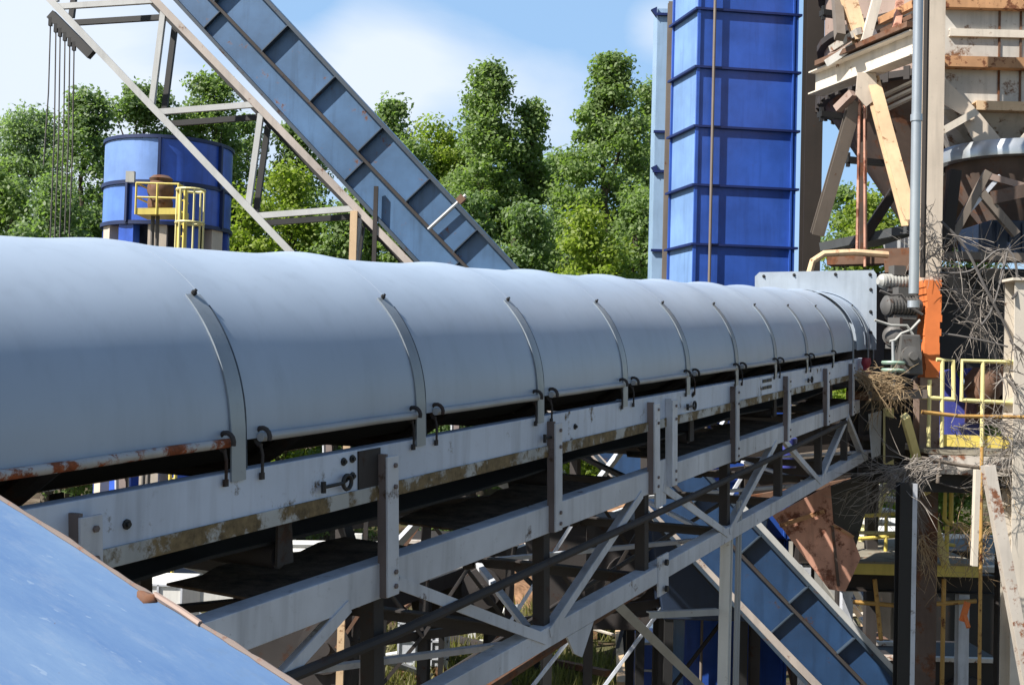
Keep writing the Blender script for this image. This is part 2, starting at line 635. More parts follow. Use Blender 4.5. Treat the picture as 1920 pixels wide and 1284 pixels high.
def strap(t, top=math.radians(62), wd=.075, tilt=0, dark=False):
    m = MB()
    pts = [(-.012, -.135), (-.012, 0)] + [None] * 15
    rows = []
    for side in (0, 1):
        tt = t - (wd if side == 0 else 0)
        rr = [cv(tt, -.014, -.14), cv(tt, -.014, .0), cv(tt, -.014, SK)]
        for k in range(1, 15):
            th = top * k / 14
            e = .012
            rr.append(cv(tt + tilt * math.sin(th), HA - (HA + e) * math.cos(th), SK + (HB + e) * math.sin(th)))
        rows.append(rr)
    n = len(rows[0])
    m.add(rows[0] + rows[1], [(k, k + n, k + n + 1, k + 1) for k in range(n - 1)])
    o = m.build('hold_down_strap', M['strap'], conv, smooth=True, solid=.007)
    # folded-down far edge of the strap, a dark bead
    b = MB()
    th = top
    p = cv(t - wd / 2 + tilt * math.sin(th), HA - (HA + .02) * math.cos(th), SK + (HB + .02) * math.sin(th))
    nrm = (CL * -math.cos(th) * HB + CU * math.sin(th) * HA).normalized()
    b.lathe(p - nrm * .006, [(.011, 0), (.011, .010), (.006, .012), (.006, .020)], 8, nrm)
    b.build('bolt', M['black'], o)
    e = MB()
    ev = []
    for k in range(0, 15):
        th = top * .9 * k / 14
        ev.append(cv(t + .006 + tilt * math.sin(th), HA - (HA + .006) * math.cos(th), SK + (HB + .006) * math.sin(th)))
    e.tube([cv(t + .006, -.008, -.1)] + ev, .0065, 6)
    e.build('edge_bead', M['casing_flange'], o, smooth=True)
    return o


for k in range(-1, NS - 1):
    strap(k * SP, math.radians(44))
strap(9 * SP - .14, math.radians(46), .06, .06)
strap(9 * SP + .80, math.radians(46), .06, .10)
strap(10 * SP - .08, math.radians(46), .06, .0)

for k in range(-2, 8):
    m = MB()
    a, b = k * SP + .07, (k + 1) * SP - .10
    m.tube([cv(a, -.022, .004), cv(a + .35, -.023, .002), cv(b - .3, -.022, .003), cv(b, -.022, .0)], .0165, 10)
    m.build('hinge_pipe', M['rustpipe'] if k < 0 else M['pipe'], conv, smooth=True)
    for t in (a + .012, b - .012):
        c = MB()
        ring = [cv(t, -.022 + .033 * math.cos(x), .004 + .033 * math.sin(x)) for x in np.linspace(R(-80), R(200), 12)]
        c.tube(ring, .009, 7)
        c.tube([cv(t, -.012, -.02), cv(t, -.022, -.06), cv(t, -.020, -.135)], .006, 6)
        c.bar(cv(t, -.018, -.125), cv(t, -.018, -.15), .018, .012, CL)
        c.build('hook_clamp', M['darksteel'], conv, smooth=True)

# side channels
for lat, sgn in ((0.0, 1), (2 * HA, -1)):
    m = MB()
    p0, p1 = cv(-3, lat + sgn * .03, -.21), cv(11.55, lat + sgn * .03, -.21)
    m.chan(p0, p1, .07, .205, .01, CU, sgn)
    m.build('side_channel', M['whitesteel'], conv, bevel=.003)
    m = MB()
    m.bar(cv(-3, lat - sgn * .011, -.302), cv(11.5, lat - sgn * .011, -.302), .008, .062, CU)
    m.build('edge_angle', M['edge'], conv, bevel=.002)
# belt: trough carrying strand and flat return strand
m = MB()
prof = [(.14, .03), (.42, -.13), (1.0, -.13), (1.28, .03)]
tt = np.linspace(-3, 11.6, 20)
for t in tt:
    for l, v in prof: m.v.append(cv(t, l, v))
for i in range(len(tt) - 1):
    for j in range(3):
        a = i * 4 + j
        m.f.append((a, a + 4, a + 5, a + 1))
m.build('carrying_belt', M['belt'], conv, solid=.012)
m = MB()
tt = np.linspace(-3, 11.6, 60)
for t in tt:
    s = .03 * math.sin(math.pi * ((t / 3.3) % 1))
    for l in (.13, 1.29): m.v.append(cv(t, l, -.42 - s))
for i in range(len(tt) - 1): m.f.append((2 * i, 2 * i + 2, 2 * i + 3, 2 * i + 1))
m.build('return_belt', M['belt'], conv, solid=.012)
rt_ = random.Random(5)
m = MB()
tt = np.linspace(-2.5, 11.4, 90)
for t in tt:
    for l in (.09, .50 + rt_.uniform(-.05, .07)): m.v.append(cv(t, l, -.61 + (.02 * rt_.random() if l > .3 else 0)))
for i in range(len(tt) - 1):
    if math.sin(i * .42) + math.sin(i * .23 + 1) > -.25: m.f.append((2 * i, 2 * i + 2, 2 * i + 3, 2 * i + 1))
m.build('gap_shade_sheet', M['gap_shade'], conv, solid=.01)  # added dark sheet standing in for the shade below the return belt
for k in range(-1, 5):
    t = k * 2.44 + .35
    m = MB()
    m.tube([cv(t, .12, -.49), cv(t, 1.3, -.49)], .05, 12)
    o = m.build('return_idler', M['darksteel'], conv, smooth=True)
    for l in (.09, 1.33):
        b = MB()
        b.plate([cv(t - .04, l, -.33), cv(t + .04, l, -.33), cv(t + .05, l, -.52), cv(t - .05, l, -.52)], .012)
        b.build('bracket', M['darksteel'], o)
for k in range(-2, 10):
    m = MB()
    t = k * SP + .5
    m.tube([cv(t, .13, .0), cv(t, .42, -.19), cv(t, 1.0, -.19), cv(t, 1.29, .0)], .045, 8)
    m.build('carrying_idler', M['darksteel'], conv, smooth=True)
# latch pins: ring with shank lying on the channel web
for px, py in ((600, 908), (1004, 822), (1283, 762), (1507, 710)):
    k = {600: .52, 1004: 2.50, 1283: 4.86, 1507: 8.56}[px]
    m = MB()
    s = 1.0
    v = -.225
    m.tube([cv(k - .085, -.03, v), cv(k + .045, -.03, v)], .0075, 6)
    m.tube([cv(k - .085, -.03, v - .022), cv(k - .085, -.03, v + .022)], .011, 6)
    m.tube([cv(k + .073 + .028 * math.cos(x), -.03, v + .028 * math.sin(x)) for x in np.linspace(math.pi, -math.pi, 18)], .0085, 6)
    m.build('latch_pin', M['black'], conv, smooth=True)
# bolts on the channel web and splice plate
for (t, v) in ((-.56, -.21), (.60, -.145), (.66, -.14), (.61, -.215), (.66, -.21), (2.86, -.20), (4.95, -.15)):
    m = MB()
    m.lathe(cv(t, .0, v), [(.0165, 0), (.0165, .012), (.008, .013), (.008, .022)], 8, -CL)
    m.build('web_bolt', M['black'], conv)
for t in (6.86, 7.02):
    for v in (-.15, -.21):
        m = MB()
        m.bar(cv(t, -.006, v), cv(t + .13, -.006, v), .012, .028, CU)
        m.build('slot', M['black'], conv)
m = MB()
m.plate([cv(.70, -.004, -.325), cv(.70, -.004, -.115), cv(.86, -.004, -.115), cv(.86, -.004, -.325)][::-1], .008)
m.build('splice_plate', M['darksteel'], conv)
# head plate
ET = 12.02
m = MB()
m.plate([cv(ET, -.06, -.02), cv(ET, -.06, .93), cv(ET, -.02, .985), cv(ET, 1.44, .985), cv(ET, 1.50, .93), cv(ET, 1.5, -.02)], .012)
ep = m.build('end_plate', M['plate'], conv)
for l, v in ((.02, .93), (.45, .94), (.98, .94), (1.38, .93), (.01, .74), (.01, .46), (.01, .2)):
    b = MB()
    b.lathe(cv(ET - .0, l, v), [(.022, 0), (.022, .02), (.01, .02), (.01, .04)], 8, -CD)
    b.build('bolt', M['black'], ep)
m = MB()
m.hexa([cv(ET + .02, 0, -.5), cv(ET + .02, 1.42, -.5), cv(ET + .9, 1.42, -.5), cv(ET + .9, 0, -.5),
        cv(ET + .02, 0, .9), cv(ET + .02, 1.42, .9), cv(ET + .9, 1.42, .78), cv(ET + .9, 0, .78)])
m.build('head_box', M['darksteel'], conv)

# ------------------------------------------------------------------ truss that carries it
tr = thing('support_truss', 'grey steel truss bridge carrying the covered conveyor, with posts and diagonal braces', 'truss', cv(5, .7, -1.35))
PT = [-.75, .88, 2.53, 4.07, 4.42, 5.93, 7.61, 9.27, 10.6]
for lat, sg in ((0.0, 1), (1.42, -1)):
    m = MB()
    m.angle(cv(-3, lat + sg * .035, -.675), cv(11.2, lat + sg * .035, -.675), .10, .15, .012, CU, sg, 1)
    m.build('middle_chord', M['greysteel'], tr, bevel=.003)
    m = MB()
    m.angle(cv(-1.5, lat + sg * .035, -1.32), cv(11.75, lat + sg * .035, -1.32), .10, .115, .012, CU, sg, 1)
    m.build('bottom_chord', M['greysteel'], tr, bevel=.003)
    for i, t in enumerate(PT):
        m = MB()
        wd = .085 if i not in (3, 4) else .10
        PD = .062
        m.plate([cv(t - wd / 2, lat - sg * PD, -.15), cv(t + wd / 2, lat - sg * PD, -.15), cv(t + wd / 2, lat - sg * PD, -.74), cv(t - wd / 2, lat - sg * PD, -.74)], .012)
        o = m.build('post', M['greysteel'], tr, bevel=.003)
        m = MB()
        m.bar(cv(t - wd / 2 + .012, lat - sg * .028, -.14), cv(t - wd / 2 + .012, lat - sg * .028, -.745), .014, .044, CL)
        m.build('post_web', M['postweb'] if i != 4 else M['greysteel'], o)
        if sg == 1:
            for vv in (-.19, -.28, -.64, -.70):
                b = MB()
                b.lathe(cv(t + .012, lat - sg * PD, vv), [(.011, 0), (.011, .009), (.005, .010)], 6, -CL)
                b.build('bolt', M['postweb'], o)
        if t in (-.75, 4.42): continue
        m = MB()
        m.bar(cv(t, lat + sg * .05, -.75), cv(t, lat + sg * .05, -1.38), .075, .07, CL)
        m.build('lower_post', M['darksteel'], tr)
    for (a, va, b, vb) in ((.98, -.71, 2.45, -1.32), (3.9, -.73, 2.5, -1.30), (4.3, -.74, 5.8, -1.31), (7.3, -.73, 5.85, -1.30), (7.6, -.74, 9.1, -1.32), (10.45, -.78, 9.15, -1.30), (.62, -.73, -.8, -1.32), (10.5, -.74, 11.5, -1.32)):
        m = MB()
        m.angle(cv(a, lat + sg * .02, va), cv(b, lat + sg * .02, vb), .055, .085, .01, CL, 1, -1)
        m.build('diagonal_brace', M['greysteel'], tr)
for t in PT[:4] + PT[5:]:
    for v in (-.70, -1.33):
        m = MB()
        m.angle(cv(t, .07, v), cv(t, 1.35, v), .06, .08, .01, CU)
        m.build('cross_member', M['darksteel'], tr)
for a, b in zip(PT[1:4] + PT[5:], PT[2:4] + PT[5:]):
    pass
# splice plate with bolts where the two truss lengths meet
m = MB()
m.plate([cv(4.20, -.022, -1.20), cv(4.20, -.022, -1.47), cv(4.40, -.022, -1.47), cv(4.40, -.022, -1.20)][::-1], .012)
g = m.build('gusset_plate', M['greysteel'], tr)
for v in (-1.25, -1.43):
    b = MB()
    b.lathe(cv(4.3, -.034, v), [(.022, 0), (.022, .02)], 8, -CL)
    b.build('bolt', M['black'], g)
m = MB()
m.plate([cv(4.16, -.018, -.55), cv(4.16, -.018, -.86), cv(4.36, -.018, -.86), cv(4.36, -.018, -.55)][::-1], .012)
g = m.build('gusset_plate', M['greysteel'], tr)
m = MB()
m.plate([cv(2.74, .0, -1.38), cv(2.84, .0, -1.50), cv(2.95, .0, -1.55), cv(3.12, .0, -1.38)], .012)
m.build('hanging_plate', M['greysteel'], tr)
m = MB()
m.tube([cv(-1, -.03, -.88), cv(.9, -.03, -.92), cv(2.33, -.03, -.905), cv(4.3, -.03, -.89), cv(7, -.03, -.85), cv(10.3, -.03, -.79)], .024, 8)
m.build('conduit', M['darksteel'], tr, smooth=True)


for i in range(-1, 7):
    t0, t1 = i * 1.65 + .85, i * 1.65 + 2.5
    m = MB()
    a, b = (.06, 1.36) if i % 2 else (1.36, .06)
    m.bar(cv(t0, a, -1.35), cv(t1, b, -1.35), .045, .03, CU)
    m.build('lacing_bar', M['greysteel'], tr)
    m = MB()
    m.bar(cv(t0, 1.42 - a, -.72), cv(t1, 1.42 - b, -.72), .045, .03, CU)
    m.build('lacing_bar', M['darksteel'], tr)


def leg(t, lat, mat, w0=.10, vtop=-1.36, name='leg'):
    p = cv(t, lat, vtop)
    m = MB()
    m.ibeam(p, (p.x, p.y, -.1), w0, w0, .012, (-.46, -.89, 0))
    return m.build(name, mat, tr)


leg(5.93, .03, M['white'], .082)
leg(.86, .05, M['ruststeel'], .11, -1.3)
leg(.86, 1.37, M['darksteel'], .11)
for dt in (.22, .29):
    p = cv(5.93 + dt, .0, -1.1)
    m = MB()
    m.tube([p, (p.x, p.y, -.1)], .016, 6)
    m.build('conduit', M['pipe'], tr, smooth=True)
m = MB()
a = cv(3.6, .04, -1.38)
b = at(1330, 1300, 9.6)
m.angle(a, b, .06, .07, .01, (0, -1, 0))
m.build('leg_brace', M['truss'], tr)
m = MB()
a = at(1215, 1152, 9.2)
b = at(1345, 1146, 9.5)
m.angle(a, b, .05, .05, .01)
m.build('leg_brace', M['truss'], tr)

# ------------------------------------------------------------------ blue sheet right in front of the viewer
rb = thing('chute_cover', 'scuffed sky blue sheet metal cover with rusty rim, close to the viewer', 'metal cover', at(100, 1200, 1.2))
A = at(-260, 760, 1.75)
C = at(640, 1340, 1.02)
D = at(100, 1900, .78)
pn = (C - A).cross(D - A).normalized()


def on_sheet(px, py):
    d = at(px, py, 1) - Vector((0, 0, EYE))
    return d * ((A - Vector((0, 0, EYE))).dot(pn) / d.dot(pn)) + Vector((0, 0, EYE))


if pn.z < 0: pn = -pn
edge = [on_sheet(*q) for q in ((-260, 752), (0, 933), (130, 1014), (250, 1096), (420, 1196), (560, 1286), (700, 1376))]
poly = edge + [on_sheet(700, 2200), on_sheet(-700, 2200), on_sheet(-900, 900)]
m = MB()
vs = poly + [p - pn * .006 for p in poly]
n = len(poly)
m.add(vs, [tuple(range(n)), tuple(range(n, 2 * n))[::-1]] + [(i, i + n, (i + 1) % n + n, (i + 1) % n) for i in range(n)])
m.build('sheet', M['bluesheet'], rb)
rr0 = random.Random(2)
m = MB()
pts = []
for a, b in zip(edge[:-1], edge[1:]):
    for k in range(8): pts.append(a.lerp(b, k / 8))
m.tube(pts, [.0027 + rr0.uniform(-.0008, .0008) for _ in pts], 8)
m.build('rim', M['rimrust'], rb, smooth=True)
m = MB()
kn = [on_sheet(x, y) + pn * h for x, y, h in ((258, 1104, -.004), (266, 1114, -.002), (279, 1124, -.001), (291, 1124, .001), (299, 1118, .002))]
m.tube(kn, [.003, .006, .0075, .006, .003], 9)
m.build('hinge_knuckle', M['ruststeel'], rb, smooth=True)
m = MB()
m.tube([on_sheet(292, 1120) + pn * .004, on_sheet(340, 1150) + pn * .004, on_sheet(376, 1172) + pn * .002], .0032, 6)
m.build('hinge_rod', M['pinkish'], rb, smooth=True)

# ------------------------------------------------------------------ inclined drag conveyor
IY = R(9)
IX = Vector((math.cos(IY), -math.sin(IY), 0))
IN = Vector((-math.sin(IY), -math.cos(IY), 0))         # side that faces the viewer
IZ0 = 16.4


def inc(px, py, out=0.0):
    """point of the conveyor's near side plane, pushed out by `out` metres towards the viewer"""
    d = at(px, py, 10) - Vector((0, 0, EYE))
    base = at(960, 642, IZ0)
    k = (base - Vector((0, 0, EYE))).dot(IN) / d.dot(IN)
    return d * k + Vector((0, 0, EYE)) + IN * out


ic = thing('inclined_conveyor', 'steep blue enclosed inclined conveyor with pale lattice truss below it', 'conveyor', inc(960, 500))


def line(a, b, y):
    return a[0] + (b[0] - a[0]) * (y - a[1]) / (b[1] - a[1])


LO = ((330, 0), (783, 490))
MI = ((397, 0), (871, 496))
UP = ((500, 0), (964, 500))
Y0, Y1 = -130, 1330


def ext(L, y): return (line(L[0], L[1], y), y)


CW = .85


def foot(L, p):
    """the point on line L straight across from p, in the conveyor's side plane"""
    a, b = inc(*L[0]), inc(*L[1])
    d = (b - a).normalized()
    return a + d * (p - a).dot(d)


# direction along the conveyor in 3d
ia = (inc(*ext(MI, 1000)) - inc(*ext(MI, 0))).normalized()
ip = ia.cross(IN).normalized()
if ip.z < 0: ip = -ip
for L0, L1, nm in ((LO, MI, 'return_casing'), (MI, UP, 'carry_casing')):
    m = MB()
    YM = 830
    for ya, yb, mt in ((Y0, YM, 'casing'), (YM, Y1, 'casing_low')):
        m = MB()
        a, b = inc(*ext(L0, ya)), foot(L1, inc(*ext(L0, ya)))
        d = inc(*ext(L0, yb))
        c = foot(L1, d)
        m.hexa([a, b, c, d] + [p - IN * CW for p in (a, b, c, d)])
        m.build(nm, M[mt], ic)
for L, wd in ((LO, .05), (MI, .05), (UP, .055)):
    m = MB()
    m.bar(inc(*ext(L, Y0), .045), inc(*ext(L, Y1), .045), .05 if L is not MI else .04, .13, IN)
    m.build('flange', M['casing_flange'] if L is not MI else M['darksteel'], ic)
# ribs
pitch = ((682 - 602) ** 2 + (288 - 195) ** 2) ** .5


for k in range(-4, 13):
    y = 195 + 93.5 * k
    p = inc(*ext(MI, y))
    m = MB()
    m.bar(p + IN * .05, foot(UP, p) + IN * .05, .014, .12, IN)
    m.build('rib', M['casing_flange'], ic)
    if k % 3 == 1 or k in (3,):
        p = inc(*ext(MI, y + 14))
        m = MB()
        m.bar(p + IN * .04, foot(LO, p) + IN * .04, .014, .07, IN)
        m.build('rib', M['casing_flange'], ic)
m = MB()
m.angle(inc(*ext(UP, 950), .05) + ip * .05, inc(*ext(UP, 1330), .05) + ip * .05, .10, .10, .014, IN, 1, 1)
m.build('edge_angle', M['truss'], ic)
# truss under the casing
CH = ((292, 0), (768, 492))
LC = ((97, 0), (545, 470))
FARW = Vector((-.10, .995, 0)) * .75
for off, mt, mt2 in ((.06, 'chord', 'truss'), (.0, 'black', 'black')):  # far side built in black: the casing's shade put into the colour
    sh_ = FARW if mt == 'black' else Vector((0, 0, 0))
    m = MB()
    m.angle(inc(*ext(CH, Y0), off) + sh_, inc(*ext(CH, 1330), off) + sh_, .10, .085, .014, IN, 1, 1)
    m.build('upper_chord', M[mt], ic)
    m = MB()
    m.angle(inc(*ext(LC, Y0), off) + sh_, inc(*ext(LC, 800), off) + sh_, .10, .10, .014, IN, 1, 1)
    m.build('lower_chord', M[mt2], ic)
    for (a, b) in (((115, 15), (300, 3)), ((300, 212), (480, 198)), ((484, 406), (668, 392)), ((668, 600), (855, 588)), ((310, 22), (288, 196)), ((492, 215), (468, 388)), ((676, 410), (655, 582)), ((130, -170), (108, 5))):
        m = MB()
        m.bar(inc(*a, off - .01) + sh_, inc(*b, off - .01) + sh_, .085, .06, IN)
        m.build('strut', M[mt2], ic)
m = MB()
m.tube([inc(806, 432, .09), inc(876, 368, .09)], .028, 8)
m.build('take_up_rod', M['pipe'], ic, smooth=True)
m = MB()
m.bar(inc(862, 381, .09), inc(872, 371, .09), .10, .09, IN)
m.build('rod_bracket', M['ruststeel'], ic)
# cross bars tying the two truss sides
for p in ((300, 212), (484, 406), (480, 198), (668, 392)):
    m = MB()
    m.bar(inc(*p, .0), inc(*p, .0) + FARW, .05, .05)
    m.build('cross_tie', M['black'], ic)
# posts that hold it up
for px, py, mt, wd in ((668, 398, 'buff', .10), (709, 352, 'darksteel', .06)):
    p = inc(px, py, .10)
    m = MB()
    m.bar(p, (p.x, p.y, -.1), wd, wd, (0, -1, 0))
    m.build('leg', M[mt], ic)
# cable rack
ck = thing('cable_rack', 'black cable rack with six thin hanging wires under the truss chord', 'cable rack', inc(135, 65))
m = MB()
m.bar(inc(96, 28, .0), inc(172, 104, .0), .14, .10, IN)
m.build('rack_bar', M['black'], ck)
for i, (px, py, yb) in enumerate(((97, 38, 270), (107, 50, 420), (115, 58, 430), (124, 66, 420), (133, 76, 400), (141, 84, 440))):
    p = inc(px, py, .03)
    m = MB()
    m.bar(p + UPZ * .03, p - UPZ * .10, .05, .05)
    o = m.build('hanger', M['black'], ck)
    q = inc(px - .03 * (yb - py) - (6 if i == 0 else 0), yb + 40, .03)
    m = MB()
    m.tube([p, p.lerp(q, .5) + Vector((.02, 0, 0)), q], .011, 5)
    m.build('wire', M['cable'], ck)

# ------------------------------------------------------------------ blue tank on legs
TZ = 31.0
tc_ = at(317, 330, TZ + 1.7)
tr_ = 122 / F * TZ
ztop = at(317, 258, TZ).z
zs1 = at(317, 342, TZ).z
zs2 = at(317, 418, TZ).z
tk = thing('storage_tank', 'round blue steel tank with dark seams behind the pale truss', 'tank', (tc_.x, tc_.y, 0))
NSEG = 22
c = Vector((tc_.x, tc_.y, 0))
A0 = R(9)
m = MB()


def shell(a0, a1, z0, z1, mt):
    m = MB()
    n = max(2, int((a1 - a0) / 6))
    for k in range(n + 1):
        a = R(a0 + (a1 - a0) * k / n)
        for z in (z0, z1): m.v.append(c + Vector((math.cos(a), math.sin(a), 0)) * tr_ + UPZ * z)
    for k in range(n): m.f.append((2 * k, 2 * k + 2, 2 * k + 3, 2 * k + 1))
    m.build('shell_plate', M[mt], tk, smooth=True)


shell(-218, -82, zs1, ztop, 'sheentank')
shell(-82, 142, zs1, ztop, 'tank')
shell(-218, -110, zs2, zs1, 'sheentank2')
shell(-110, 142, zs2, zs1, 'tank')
m = MB()
m.lathe(c, [(tr_ - .1, ztop - .02), (tr_ + .05, ztop - .02), (tr_ + .05, ztop + .07), (tr_ - .1, ztop + .07), (.3, ztop + .12)], 44)
m.build('roof', M['tanktrim'], tk, smooth=True)
for z in (zs1, zs2):
    m = MB()
    m.lathe(c, [(tr_ - .02, z - .05), (tr_ + .06, z - .05), (tr_ + .06, z + .05), (tr_ - .02, z + .05)], 44)
    m.build('seam_ring', M['tanktrim'], tk, smooth=True)
for ang, za_, zb_ in ((-82, zs1, ztop), (-110, zs2, zs1), (-24, zs1, ztop), (-60, zs2, zs1), (-20, zs2, zs1)):
    a = R(ang)
    d = Vector((math.cos(a), math.sin(a), 0))
    m = MB()
    m.bar(c + d * (tr_ + .02) + UPZ * za_, c + d * (tr_ + .02) + UPZ * zb_, .07, .16, d)
    m.build('seam', M['tanktrim'], tk)
for ang in range(-180, 180, 30):
    a = R(ang + 8)
    d = Vector((math.cos(a), math.sin(a), 0))
    m = MB()
    m.bar(c + d * (tr_ - .16) + UPZ * -.1, c + d * (tr_ - .16) + UPZ * (zs2 - .02), .48, .26, d)
    m.build('leg', M['tan'] if ang % 60 else M['tank'], tk)
m = MB()
m.lathe(c, [(.4, zs2 - 2.6), (tr_ - .4, zs2 - .02)], 32)
m.build('hopper', M['navy'], tk, smooth=True)
m = MB()
p = at(245, 332, TZ - 1.0)
m.bar(p + UPZ * -.14, p + UPZ * .14, .22, .12, (0, -1, 0))
m.build('junction_box', M['machinepale'], tk)

# access platform and ladder on the tank
PZ = TZ - 1.9
pl = thing('access_platform', 'small yellow access platform with rusty drum unit on the blue tank', 'platform', at(292, 402, PZ))
m = MB()
a, b = at(254, 402, PZ), at(333, 402, PZ)
m.hexa([a, b, b + Vector((0, 1.0, 0)), a + Vector((0, 1.0, 0))] + [q + UPZ * .16 for q in (a, b, b + Vector((0, 1.0, 0)), a + Vector((0, 1.0, 0)))])
m.build('deck', M['yellow'], pl)
m = MB()
ztr = at(254, 343, PZ).z
for q in (a, a.lerp(b, .5), b):
    m.tube([q, Vector((q.x, q.y, ztr))], .028, 6)
for zf in (1.0, .55):
    z = a.z + (ztr - a.z) * zf
    m.tube([(a.x, a.y + .9, z), (a.x, a.y, z), (b.x, b.y, z), (b.x, b.y + .9, z)], .026, 6)
m.build('guard_rail', M['yellow'], pl)
m = MB()
p = at(300, 395, PZ + .5)
m.lathe(p, [(.30, .05), (.32, .2), (.28, .32), (.33, .45), (.33, .6), (.26, .72), (.30, .8), (.20, .88)], 16)
m.build('drum_unit', M['ruststeel'], pl, smooth=True)
for px in (287, 296):
    m = MB()
    q = at(px, 402, PZ + .3)
    m.tube([q, (q.x, q.y, 0)], .05, 6)
    m.build('leg', M['cable'], pl)
ld = thing('caged_ladder', 'yellow caged ladder with hooped rails beside the tank platform', 'ladder', at(355, 470, PZ))
m = MB()
for px in (338, 348):
    q = at(px, 357, PZ)
    m.tube([q, (q.x, q.y, 0)], .045, 6)
q0, q1 = at(338, 357, PZ), at(348, 357, PZ)
z = q0.z - .25
while z > .2:
    m.tube([(q0.x, q0.y, z), (q1.x, q1.y, z)], .018, 5)
    z -= .3
m.build('rails', M['yellow'], ld)
cx = at(358, 357, PZ)
for zz_ in (cx.z, cx.z - .82):
    m = MB()
    m.tube([Vector((cx.x + .34 * math.cos(t), cx.y + .34 * math.sin(t), zz_)) for t in np.linspace(0, 2 * math.pi, 20)], .035, 6)
    m.build('hoop', M['paleyellow'], ld)
for t in np.linspace(0, 2 * math.pi, 7)[:-1]:
    m = MB()
    x, y = cx.x + .34 * math.cos(t), cx.y + .34 * math.sin(t)
    m.tube([(x, y, cx.z), (x, y, cx.z - 1.9)], .026, 6)
    m.build('cage_bar', M['paleyellow'], ld)

# ------------------------------------------------------------------ blue elevator tower
WZ = 20.5
C0 = at(1306, 300, WZ)
C0.z = 0
LV = Vector((-.30, 1.05, 0))
RV = Vector((1.76, .24, 0))
zt = at(1306, -90, WZ).z
tw = thing('elevator_tower', 'tall deep blue bucket elevator casing with horizontal ribs behind the conveyor', 'tower', C0)
m = MB()
q = [C0, C0 + RV, C0 + RV + LV, C0 + LV]
m.hexa(q + [p + UPZ * zt for p in q])
m.build('casing', M['tower'], tw)
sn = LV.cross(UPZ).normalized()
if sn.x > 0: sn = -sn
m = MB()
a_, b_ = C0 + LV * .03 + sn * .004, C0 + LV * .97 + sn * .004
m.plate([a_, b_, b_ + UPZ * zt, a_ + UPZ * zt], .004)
m.build('side_panel', M['sunlittower'], tw)
yr = [-90, 17, 126, 237, 347, 458, 569, 680, 791, 900, 1010, 1120]
cen = (q[0] + q[2]) / 2
for y in yr:
    z = at(1306, y, WZ).z
    m = MB()
    qq = [cen + (p - cen) * 1.10 for p in q]
    m.hexa([p + UPZ * (z - .02) for p in qq] + [p + UPZ * (z + .02) for p in qq])
    m.build('rib', M['towertrim'], tw)
m = MB()
for p in q:
    e = cen + (p - cen) * 1.012
    m.bar(e, e + UPZ * zt, .05, .05, RV)
m.build('corner_angle', M['tower'], tw)
for fx in (.975,):
    p = C0 + RV * fx + Vector((0, -.03, 0))
    m = MB()
    m.bar(p, p + UPZ * zt, .035, .03, RV)
    m.build('stiffener', M['tower'], tw)
m = MB()
p = at(1341, 0, WZ - .06)
m.tube([(p.x, p.y, .5), (p.x + .0, p.y, zt)], .026, 8)
cd = m.build('conduit_pipe', M['taupe'], None, smooth=True)
tag(cd, 'thin taupe conduit running straight up the front of the blue tower', 'pipe')
SZ = WZ + 3.2
t2 = thing('slim_casing', 'narrow pale blue casing leg standing beside the blue tower', 'casing', at(1240, 500, SZ))
p = at(1237, 300, SZ)
m = MB()
m.hexa([Vector((p.x + dx, p.y + dy, z)) for z in (0, zt) for dx, dy in ((-.11, 0), (.14, 0), (.14, .7), (-.11, .7))])
m.build('casing_leg', M['palecasing'], t2)
for y in (28, 248, 322, 470):
    z = at(1236, y, SZ).z
    m = MB()
    m.bar((p.x - .14, p.y - .03, z), (p.x + .16, p.y - .03, z), .06, .05)
    m.build('joint_flange', M['towertrim'], t2)
for y in (22, 318):
    pp = at(1232, y, SZ - .05)
    m = MB()
    m.plate([pp + Vector((-.12, 0, .04)), pp + Vector((.0, 0, .10)), pp + Vector((0, 0, -.12))], .08)
    m.build('bracket', M['towertrim'], t2)
p = at(1252, 300, SZ - .4)
m = MB()
m.ibeam((p.x, p.y, 0), (p.x, p.y, zt), .12, .14, .014, (0, -1, 0))
tag(m.build('steel_column', M['taupe']), 'slender taupe steel column between the blue tower and slim pale casing', 'column')
p = at(1521, 300, WZ - .2)
m = MB()
m.ibeam((p.x, p.y, 0), (p.x, p.y, zt), .30, .30, .02, (0, -1, 0))
tag(m.build('steel_column', M['brown']), 'wide dark brown steel column tight against the blue tower', 'column')

# ------------------------------------------------------------------ right hand bin structure
# tan column with orange primer length
CZ = 14.5
p = at(1744, 300, CZ)
cl = thing('support_column', 'tan steel column with a bright orange primed length at mid height', 'column', (p.x, p.y, 0))


def vcol(m, x, y, z0, z1, w, h, t=.018):
    m.ibeam((x, y, z0), (x, y, z1), w, h, t, (0, -1, 0))


zo1, zo0 = at(1744, 527, CZ).z, at(1744, 708, CZ).z
m = MB(); vcol(m, p.x, p.y, zo1, 12, .24, .24); m.build('shaft', M['tan'], cl)
zmid = at(1744, 850, CZ).z
m = MB(); vcol(m, p.x, p.y, zmid, zo0, .24, .24); m.build('lower_shaft', M['pinkish'], cl)
m = MB(); vcol(m, p.x, p.y, -.1, zmid, .24, .24); m.build('base_shaft', M['bindark'], cl)
m = MB()
n = 14
for k in range(n):
    z0 = zo0 + (zo1 - zo0) * k / n
    z1 = zo0 + (zo1 - zo0) * (k + 1) / n
    j = rnd.uniform(-.012, .012)
    m.bar((p.x + .015 + j, p.y - .02, z0), (p.x + .015 + j, p.y - .02, z1), (.19 + rnd.uniform(-.02, .02)), .27, (0, -1, 0))
m.build('primed_length', M['orange'], cl)
p = at(1718, 250, CZ - .75)
m = MB()
m.tube([(p.x, p.y, 12), (p.x, p.y, at(1712, 560, CZ).z)], .058, 14)
for z in (7.0, 9.2): m.lathe((p.x, p.y, z), [(.07, -.04), (.07, .04)], 14)
